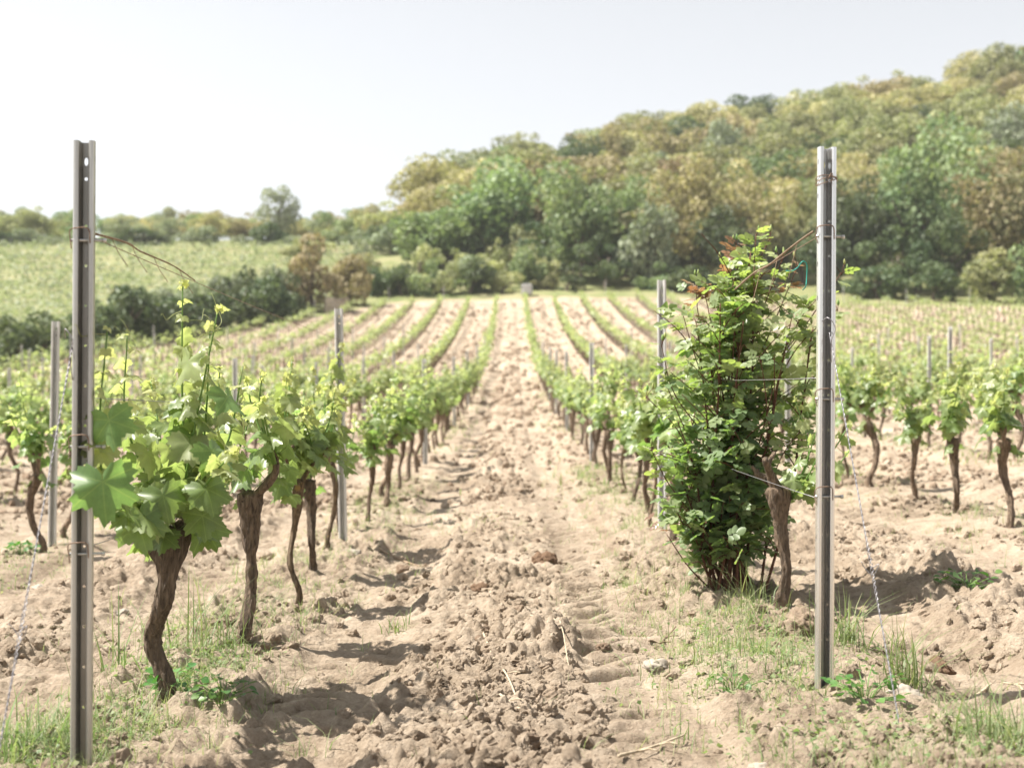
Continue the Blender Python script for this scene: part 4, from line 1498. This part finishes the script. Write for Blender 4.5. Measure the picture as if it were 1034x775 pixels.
# ------------------------------------------------------------------ upper field, box, ruins
g = Geo()
c = 42000
x = tr_.uniform(-85, -14, c)
y = tr_.uniform(66, 157, c)
ok = (y > field_end(x) + 4) & (np.abs(x) < 0.43 * y)
x, y = x[ok], y[ok]
y2 = np.round((y + 0.25 * x) / 2.3) * 2.3 - 0.25 * x + tr_.normal(0, 0.25, len(y))
y = np.where(y > 112 + 0.1 * (x + 60), y2, y)
keep = fbm(x * 0.12, y * 0.12, 90, 3) > -0.55
x, y = x[keep], y[keep]
n = len(x)
az = tr_.uniform(0, 2 * PI, n)
g.scatter(five, [np.array([[0, 1, 2, 3]])], frames(np.stack([np.cos(az), np.sin(az), tr_.uniform(0, 0.9, n)], -1), tr_.normal(0, 0.4, (n, 3)) + [0, 0, 1], tr_.uniform(0.16, 0.38, n)),
          np.stack([x, y, macro(x, y) + tr_.uniform(0.05, 0.5, n)], -1), np.clip(tr_.normal(0.5, 0.25, n), 0, 1))
o = g.build('field_greenery', CROWN['grey'])
tag(o, 'pale green growth covering the upper field', 'field plants', None, 'stuff')


def rough_block(name, label, cat, x, y, w, d, h, mat, seed, bev=0.03, wob=0.0, dz=-0.2):
    bm = bmesh.new()
    bmesh.ops.create_cube(bm, size=1)
    for v in bm.verts:
        v.co = Vector((v.co.x * w, v.co.y * d, (v.co.z + 0.5) * h))
    bmesh.ops.bevel(bm, geom=bm.edges[:], offset=bev, segments=2, affect='EDGES')
    bmesh.ops.subdivide_edges(bm, edges=[e for e in bm.edges if e.calc_length() > 0.3], cuts=6, use_grid_fill=True)
    r_ = random.Random(seed)
    for v in bm.verts:
        v.co += Vector((r_.gauss(0, wob), r_.gauss(0, wob), r_.gauss(0, wob * 1.6)))
    me = bpy.data.meshes.new(name)
    bm.to_mesh(me)
    bm.free()
    me.materials.append(M[mat])
    o = bpy.data.objects.new(name, me)
    COL.objects.link(o)
    o.location = (x, y, gm(x, y) + dz)
    return tag(o, label, cat)


wb = rough_block('white_tank', 'white box shaped tank at the far end of the sandy lane', 'tank', at(532, 119.5), 119.5, 0.9, 1.0, 0.95, 'white_box', 1, 0.08, 0, 0.08)
g = Geo()
for k in range(4):
    for sx, sy in ((0, -0.515), (0.465, 0)):
        zz = 0.16 + 0.21 * k
        e = np.array([0.5 if sx == 0 else 0, 0.5 if sy == 0 else 0, 0])
        p = np.array([sx, sy, zz])
        tube(g, [p - e, p, p + e], 0.012, 5)
g.build('cage', M['zinc'], wb)
rough_block('ruined_wall', 'pale ruined wall under the brown bushes', 'wall', at(340, 109), 109, 1.8, 0.5, 1.25, 'plaster', 3, 0.05, 0.05)
rough_block('ruined_wall', 'small pale ruin among shrubs below the left end of the wooded hill', 'wall', at(424, 168), 168, 2.6, 1.2, 3.2, 'plaster', 5, 0.05, 0.08)

# ------------------------------------------------------------------ soil clods, stones, twigs
def lump_mesh(seed, sub=2, amp=0.35):
    bm = bmesh.new()
    bmesh.ops.create_icosphere(bm, subdivisions=sub, radius=1)
    v = np.array([p.co[:] for p in bm.verts])
    f = np.array([[q.index for q in fa.verts] for fa in bm.faces])
    bm.free()
    n1 = vnoise(v[:, 0] * 1.4 + seed * 7.1 + v[:, 2], v[:, 1] * 1.4 - v[:, 2] * 0.7, seed)
    n2 = vnoise(v[:, 0] * 3.3 - v[:, 2] * 2 + seed, v[:, 1] * 3.3 + v[:, 2] * 1.5, seed + 3)
    n3 = vnoise(v[:, 0] * 8 - v[:, 2] * 3 + seed, v[:, 1] * 8 + v[:, 2] * 5, seed + 6)
    return v * (1 + amp * n1 + amp * 0.6 * n2 + (0.16 * n3 if sub > 2 else 0))[:, None], f


sr_ = np.random.default_rng(17)
LUMPS = [lump_mesh(s) for s in range(6)]
g = Geo()
c = 120000
y = 3.5 + 13 * sr_.random(c) ** 1.7
x = sr_.uniform(-1, 1, c) * (0.42 * y + 0.3)
lane = (x - ROW_L) % GAP
lm = np.abs(lane - GAP / 2)
dens = np.clip(0.09 + 0.42 * np.exp(-(lm / 0.36) ** 2) - 0.34 * np.exp(-((lm - 0.56) / 0.2) ** 2) + 0.95 * fbm(x * 1.6, y * 1.3, 70, 3), 0.02, 1)
ok = sr_.random(c) < dens
x, y = x[ok], y[ok]
n = len(x)
s = 0.0032 + 0.024 * sr_.random(n) ** 7
z = ground(x, y, 0.02) + s * 0.12
Mx = rand_rot(sr_, n) * (s[:, None, None] * sr_.uniform(0.7, 1.3, (n, 1, 3)))
pk = sr_.integers(0, 6, n)
LUMPF = [lump_mesh(s_, 3, 0.42) for s_ in range(6)]
LUMPC = [lump_mesh(s_, 1, 0.30) for s_ in range(6)]
tn = np.clip(sr_.normal(0.0, 0.12, n), 0, 0.6)
for k in range(6):
    for L_, lo_, hi_ in ((LUMPC, 0, 0.0052), (LUMPS, 0.0052, 0.011), (LUMPF, 0.011, 1)):
        w = (pk == k) & (s >= lo_) & (s < hi_)
        g.scatter(L_[k][0], [L_[k][1]], Mx[w], np.stack([x, y, z], -1)[w], tn[w])
c = 34000
y = 13 + 102 * sr_.random(c) ** 1.4
x = sr_.uniform(-1, 1, c) * (0.40 * y)
lane = (x - ROW_L) % GAP
lm = np.abs(lane - GAP / 2)
ok = sr_.random(c) < np.clip(0.35 + 0.5 * np.exp(-(lm / 0.35) ** 2) + 0.8 * fbm(x * 0.8, y * 0.5, 73, 3), 0.02, 1)
x, y = x[ok], y[ok]
n = len(x)
s = (0.018 + 0.05 * sr_.random(n) ** 3) * np.clip(y / 25, 0.7, 2.2)
z_ok = y < field_end(x) - 1
x, y, s = x[z_ok], y[z_ok], s[z_ok]
n = len(x)
z = ground(x, y, 0.06) + s * 0.2
Mx = rand_rot(sr_, n) * (s[:, None, None] * sr_.uniform(0.7, 1.3, (n, 1, 3)))
g.scatter(LUMPS[0][0], [LUMPS[0][1]], Mx, np.stack([x, y, z], -1), np.clip(sr_.normal(0.1, 0.2, n), 0, 0.7))
o = g.build('soil_clods', M['clod'], smooth=False)
tag(o, 'crumbled dry soil clods strewn over the ploughed ground', 'soil clods', None, 'stuff')


def lump_thing(name, label, cat, x, y, size, mat, seed, group, tint=0.0, flat=0.7, sink=0.3):
    v, f = lump_mesh(seed, 4, 0.30)
    nn_ = vnoise(v[:, 0] * 6 + v[:, 2] * 3, v[:, 1] * 6 - v[:, 2] * 4, seed + 50)
    v = v * (1 + (0.12 if mat == 'clod' else 0.03) * nn_)[:, None]
    g = Geo()
    g.add(v * [size, size * 0.8, size * flat], [f], tint)
    o = g.build(name, M[mat])
    o.location = (x, y, gz(x, y) + size * flat * (1 - sink) * 0.6)
    o.rotation_euler = (0, 0, seed * 1.3)
    return tag(o, label, cat, group)


def gp(px, py):
    """ground point seen at a pixel"""
    d = 5.0
    for _ in range(40):
        x_ = at(px, d)
        d = 0.5 * d + 0.5 * (1 - gm(x_, d)) * F / (py - HY)
    return at(px, d), d


for px, py, s, lab, ti in ((548, 570, 0.085, 'large dark brown clod in the middle of the lane', 0.85), (483, 602, 0.060, 'dark clod left of the lane middle', 0.8),
                           (482, 652, 0.042, 'brown clod beside the upper end of the long dry twig', 0.6), (408, 572, 0.045, 'brown clod at the left wheel track', 0.5),
                           (610, 658, 0.032, 'reddish brown clod in the right wheel track', 0.55), (812, 640, 0.10, 'broad lump of earth behind the right post', 0.3),
                           (948, 655, 0.07, 'rough clod at the rim of the hole on the right', 0.8)):
    x, y = gp(px, py)
    lump_thing('clod', lab, 'clod', x, y, s, 'clod', int(px) % 17, 'big clods of earth', ti)
for px, py, s, lab in ((661, 672, 0.045, 'pale flat stone right of the lane middle'), (122, 618, 0.04, 'pale stone between the left post and the big vine'),
                       (912, 706, 0.055, 'flat pale stone beside the foot of the right guy wire'), (765, 768, 0.03, 'small pale stone at the bottom edge'),
                       (355, 560, 0.06, 'grey stone under the left row'), (40, 600, 0.05, 'stone left of the nearest left post'), (705, 570, 0.035, 'small white stone left of the rose foot')):
    x, y = gp(px, py)
    lump_thing('stone', lab, 'stone', x, y, s, 'stone', int(px) % 13 + 20, 'pale stones on the soil', 0, 0.5, 0.5)


def twig(label, pix, r=0.004, mat='twig', lift=0.02, cat='twig'):
    P = []
    for px, py in pix:
        x, y = gp(px, py)
        P.append((x, y, gz(x, y) + lift))
    P = np.array(P)
    C = spline(P, 26)
    C[:, 2] = np.maximum(C[:, 2], ground(C[:, 0], C[:, 1], 0.02) + r)
    C[:, 2] = np.convolve(np.pad(C[:, 2], 4, mode='edge'), np.ones(9) / 9, 'valid')
    C[:, 2] = np.maximum(C[:, 2], ground(C[:, 0], C[:, 1], 0.02) + r * 0.3)
    g = Geo()
    o0 = C[0].copy()
    tube(g, C - o0, np.linspace(r, r * 0.6, 26), 6, bark=0.15, seed=2)
    for k in (8, 16):
        tube(g, np.stack([C[k] - o0, C[k] - o0 + [0.03, -0.02, 0.012], C[k] - o0 + [0.05, -0.05, 0.014]]), r * 0.5, 5)
    o = g.build('dry_twig', M[mat])
    o.location = o0
    return tag(o, label, cat, 'dry twigs on the ground')


twig('long pale twig lying along the middle of the lane', ((488, 650), (500, 672), (512, 690), (522, 718)), 0.0048)
twig('bent pale twig right of the long one', ((535, 636), (550, 645), (566, 656), (574, 680)), 0.0034)
twig('short dry twig near the bottom edge of the lane', ((505, 712), (518, 722), (528, 728)), 0.004)
twig('thin twig at the bottom right of the lane', ((624, 762), (655, 748), (690, 734)), 0.005)
twig('thin dark twig across the right wheel track', ((655, 645), (668, 641), (682, 632)), 0.005, 'cane_bark')
twig('fallen cane at the foot of the left row', ((382, 556), (400, 560), (425, 566)), 0.008, 'cane_bark')
twig('dry stalk in the lower right corner', ((985, 690), (1010, 682), (1034, 690)), 0.006)

# ------------------------------------------------------------------ grass and weeds
def blade(curve):
    t = np.array([0, 0.35, 0.7, 1.0])
    w = np.array([1.0, 0.85, 0.55, 0.04]) * 0.5
    xx = curve * t ** 2
    zz = np.sqrt(np.clip(t ** 2 - (0.55 * xx) ** 2, 0, None))
    v = []
    for a_, b_, c_ in zip(xx, zz, w):
        v += [(a_, -c_, b_), (a_, c_, b_)]
    return np.array(v, float), [np.array([[0, 1, 3, 2], [2, 3, 5, 4], [4, 5, 7, 6]])]


BL = [blade(c_) for c_ in (0.2, 0.6, 1.0, 1.45)]


def grass_into(geo, rng, x, y, h, wd, dry, zoff=0.0):
    n = len(x)
    z = ground(x, y, 0.03) - 0.008 + zoff
    a_ = rng.uniform(0, 2 * PI, n)
    lean = rng.normal(0, 0.42, n)
    c_, s_ = np.cos(a_), np.sin(a_)
    X_ = np.stack([c_, s_, np.zeros(n)], -1)
    Zv = unit(np.stack([c_ * lean, s_ * lean, np.ones(n)], -1))
    Yv = np.cross(Zv, X_)
    Mx = np.stack([X_ * h[:, None], Yv * wd[:, None], Zv * h[:, None]], -1)
    pk = rng.integers(0, 4, n)
    for k in range(4):
        w = pk == k
        geo.scatter(BL[k][0], BL[k][1], Mx[w], np.stack([x, y, z], -1)[w], dry[w])


gr_ = np.random.default_rng(29)
g = Geo()
c = 7600
y = 3.5 + 13.5 * gr_.random(c) ** 1.5
rowx = np.where(gr_.random(c) < 0.5, ROW_L, ROW_R)
x = rowx + gr_.normal(0, 0.26, c) + np.where(rowx > 0, -0.12, -0.02)
far = gr_.random(c) < 0.22
rowx2 = np.where(gr_.random(c) < 0.5, ROW_L - 2.25, ROW_R + 2.25)
x = np.where(far, rowx2 + gr_.normal(0, 0.35, c), x)
dn = 0.45 + 0.9 * fbm(x * 1.6, y * 1.2, 80, 3) + 0.35 * np.exp(-((x + 1.2) / 0.35) ** 2 - ((y - 4.6) / 1.0) ** 2) + 0.3 * np.exp(-((x - 0.85) / 0.35) ** 2 - ((y - 5.6) / 1.2) ** 2)
ok = gr_.random(c) < dn
cx, cy = x[ok], y[ok]
nb = gr_.integers(3, 10, len(cx))
x = np.repeat(cx, nb) + gr_.normal(0, 0.022, nb.sum())
y = np.repeat(cy, nb) + gr_.normal(0, 0.022, nb.sum())
hh = np.repeat(0.03 + 0.09 * gr_.random(len(cx)) ** 1.8, nb) * gr_.uniform(0.6, 1.4, nb.sum())
grass_into(g, gr_, x, y, hh, gr_.uniform(0.002, 0.0046, len(x)), np.clip(np.repeat(gr_.normal(0.20, 0.22, len(cx)), nb) + gr_.normal(0, 0.15, len(x)), 0, 1))
# stray sprouts in the lanes, and the strips further up the rows
c = 420
y = 3.6 + 9 * gr_.random(c)
x = gr_.uniform(-1, 1, c) * 0.42 * y
nb = gr_.integers(2, 7, c)
X2, Y2 = np.repeat(x, nb) + gr_.normal(0, 0.015, nb.sum()), np.repeat(y, nb) + gr_.normal(0, 0.015, nb.sum())
grass_into(g, gr_, X2, Y2, gr_.uniform(0.025, 0.09, len(X2)), gr_.uniform(0.002, 0.0046, len(X2)), np.clip(gr_.normal(0.3, 0.25, len(X2)), 0, 1))
c = 9000
y = 14 + 40 * gr_.random(c) ** 1.3
r = gr_.integers(-3, 5, c)
x = np.where(r <= 0, ROW_L + 2.25 * r, ROW_R + 2.25 * (r - 1)) + gr_.normal(0, 0.26, c)
ok = (fbm(x * 0.8, y * 0.5, 85, 3) > -0.05) & (np.abs(x) < 0.42 * y)
x, y = x[ok], y[ok]
grass_into(g, gr_, x, y, gr_.uniform(0.06, 0.16, len(x)), gr_.uniform(0.012, 0.02, len(x)), np.clip(gr_.normal(0.35, 0.25, len(x)), 0, 1))
# dense patches at the feet of the posts and in the lower corners
for (px, py, sx, sy, n_, h0, h1) in ((110, 740, 0.16, 0.22, 330, 0.03, 0.14), (205, 690, 0.10, 0.18, 380, 0.03, 0.12), (150, 700, 0.13, 0.25, 330, 0.02, 0.09), (745, 630, 0.14, 0.35, 210, 0.03, 0.15),
                                    (720, 660, 0.22, 0.5, 260, 0.02, 0.07), (800, 690, 0.2, 0.3, 360, 0.02, 0.07), (1000, 745, 0.10, 0.15, 300, 0.04, 0.15), (40, 765, 0.09, 0.1, 220, 0.05, 0.16),
                                    (860, 745, 0.16, 0.12, 260, 0.02, 0.07), (480, 530, 0.15, 0.5, 90, 0.04, 0.10), (190, 640, 0.15, 0.4, 300, 0.03, 0.10), (20, 575, 0.2, 0.5, 140, 0.04, 0.12)):
    x0, y0 = gp(px, py)
    x, y = gr_.normal(x0, sx, n_), gr_.normal(y0, sy, n_)
    grass_into(g, gr_, x, y, gr_.uniform(h0, h1, n_), gr_.uniform(0.002, 0.0046, n_), np.clip(gr_.normal(0.22, 0.25, n_), 0, 1))
    m_ = int(n_ * 1.3)                                     # small creeping leaves between the blades
    x, y = gr_.normal(x0, sx * 1.1, m_), gr_.normal(y0, sy * 1.1, m_)
    g.scatter(five, [np.array([[0, 1, 2, 3]])], frames(gr_.normal(0, 1, (m_, 3)) * [1, 1, 0.3], gr_.normal(0, 0.4, (m_, 3)) + [0, 0, 1], gr_.uniform(0.008, 0.022, m_)),
              np.stack([x, y, ground(x, y, 0.03) + gr_.uniform(0.0, 0.035, m_)], -1), np.clip(gr_.normal(0.15, 0.2, m_), 0, 1))
o = g.build('grass', M['grass'])
tag(o, 'sparse grass along the vine rows', 'grass', None, 'stuff')


def tuft(label, px, py, n_, spread, h0, h1, seed, w0=0.004, w1=0.0075):
    x0, y0 = gp(px, py)
    rg = np.random.default_rng(seed)
    g = Geo()
    x, y = rg.normal(x0, spread, n_), rg.normal(y0, spread, n_)
    grass_into(g, rg, x, y, rg.uniform(h0, h1, n_), rg.uniform(w0, w1, n_), np.clip(rg.normal(0.12, 0.15, n_), 0, 1))
    z0 = gz(x0, y0)
    for k in range(len(g.v)):
        g.v[k] = g.v[k] - [x0, y0, z0]
    o = g.build('grass_tuft', M['grass'])
    o.location = (x0, y0, z0)
    return tag(o, label, 'grass tuft', 'tall grass tufts')


tuft('tall thin grass tuft between the big vine and the second vine', 205, 672, 26, 0.045, 0.15, 0.46, 1)
tuft('wispy tall grass left of the big vine foot', 140, 688, 24, 0.07, 0.12, 0.36, 11)
tuft('wispy grass in front of the second vine of the left row', 232, 668, 30, 0.08, 0.10, 0.30, 12)
tuft('tall grass blades just right of the nearest left post', 112, 690, 14, 0.05, 0.15, 0.40, 2)
tuft('grass tuft in the shade behind the right post', 850, 650, 70, 0.05, 0.12, 0.28, 3)
tuft('upright grass tuft beside the right guy wire', 915, 690, 60, 0.04, 0.12, 0.32, 4)
tuft('thin grass in front of the rose foot', 765, 618, 46, 0.07, 0.12, 0.30, 5)
tuft('grass tuft in the lower right corner', 1000, 757, 40, 0.05, 0.10, 0.26, 6)
tuft('grass in the lower left corner beside the guy wire', 28, 770, 34, 0.06, 0.10, 0.30, 7)
tuft('small tuft at the left wheel track', 402, 636, 22, 0.03, 0.06, 0.14, 8)


def weed(label, px, py, n_, r, size, seed):
    x0, y0 = gp(px, py)
    rg = np.random.default_rng(seed)
    t = thing('weed', label, 'weed', (x0, y0, gz(x0, y0)), 0, 'broad leafed weeds')
    lv, lf_ = leaflet_template()
    lv = lv * [1, 1.25, 1]
    g, s_ = Geo(), Geo()
    az = rg.uniform(0, 2 * PI, n_)
    d = r * rg.random(n_) ** 0.6
    p = np.stack([np.cos(az) * d, np.sin(az) * d, rg.uniform(0.02, 0.02 + r * 0.7, n_)], -1)
    g.scatter(lv, [lf_], frames(np.stack([np.cos(az), np.sin(az), rg.uniform(-0.4, 0.5, n_)], -1), rg.normal(0, 0.35, (n_, 3)) + [0, 0, 1], size * rg.uniform(0.6, 1.3, n_)), p, rg.uniform(0, 0.7, n_))
    for q in range(0, n_, 2):
        tube(s_, np.stack([[0, 0, -0.02], p[q] * [0.5, 0.5, 0.7], p[q]]), 0.0016, 4)
    s_.build('stem', M['shoot'], t)
    g.build('foliage', M['weed'], t)


weed('broad leafed weed in the shade of the rose, right of the guy wire', 975, 604, 34, 0.13, 0.055, 1)
weed('dark green weed at the foot of the big vine', 178, 712, 60, 0.10, 0.032, 2)
weed('low weed right of the big vine foot', 225, 722, 44, 0.10, 0.028, 3)
weed('green weed at the foot of the right post', 872, 716, 40, 0.12, 0.026, 4)
weed('weed under the left edge vine', 22, 562, 30, 0.10, 0.05, 5)
weed('small weed between the rose and the lane', 740, 700, 24, 0.08, 0.024, 6)
for v in list(TP.items()):
    if v[0] not in seen:
        for k in v[1][1]:
            bpy.data.objects.remove(k)
        bpy.data.objects.remove(v[1][0])
for lod, src in ((0, protos), (1, mids)):
    for k, (t, kids) in enumerate(src):
        if (lod, k) not in used:
            for q in kids:
                bpy.data.objects.remove(q)
            bpy.data.objects.remove(t)

# ------------------------------------------------------------------ the air
hm, hnt, hout = new_mat("haze")
pv = N(hnt, "ShaderNodeVolumePrincipled")
pv.inputs['Color'].default_value = (0.95, 0.96, 1.0, 1)
pv.inputs['Density'].default_value = HAZE
pv.inputs['Anisotropy'].default_value = 0.2
hnt.links.new(pv.outputs[0], hout.inputs['Volume'])
x0, x1, y0, y1 = xs[0] - 2, xs[-1] + 2, ys[0] - 2, ys[-1] + 2
g = Geo()
z0, z1 = float(Z.min()) - 1.0, float(Z.max()) + 18.0
g.add([(x0, y0, z0), (x1, y0, z0), (x1, y1, z0), (x0, y1, z0), (x0, y0, z1), (x1, y0, z1), (x1, y1, z1), (x0, y1, z1)],
      [np.array([[0, 3, 2, 1], [4, 5, 6, 7], [0, 1, 5, 4], [1, 2, 6, 5], [2, 3, 7, 6], [3, 0, 4, 7]])])
hz_o = g.build('haze', hm, smooth=False)
tag(hz_o, 'thin bright summer haze over the valley', 'haze', None, 'stuff')
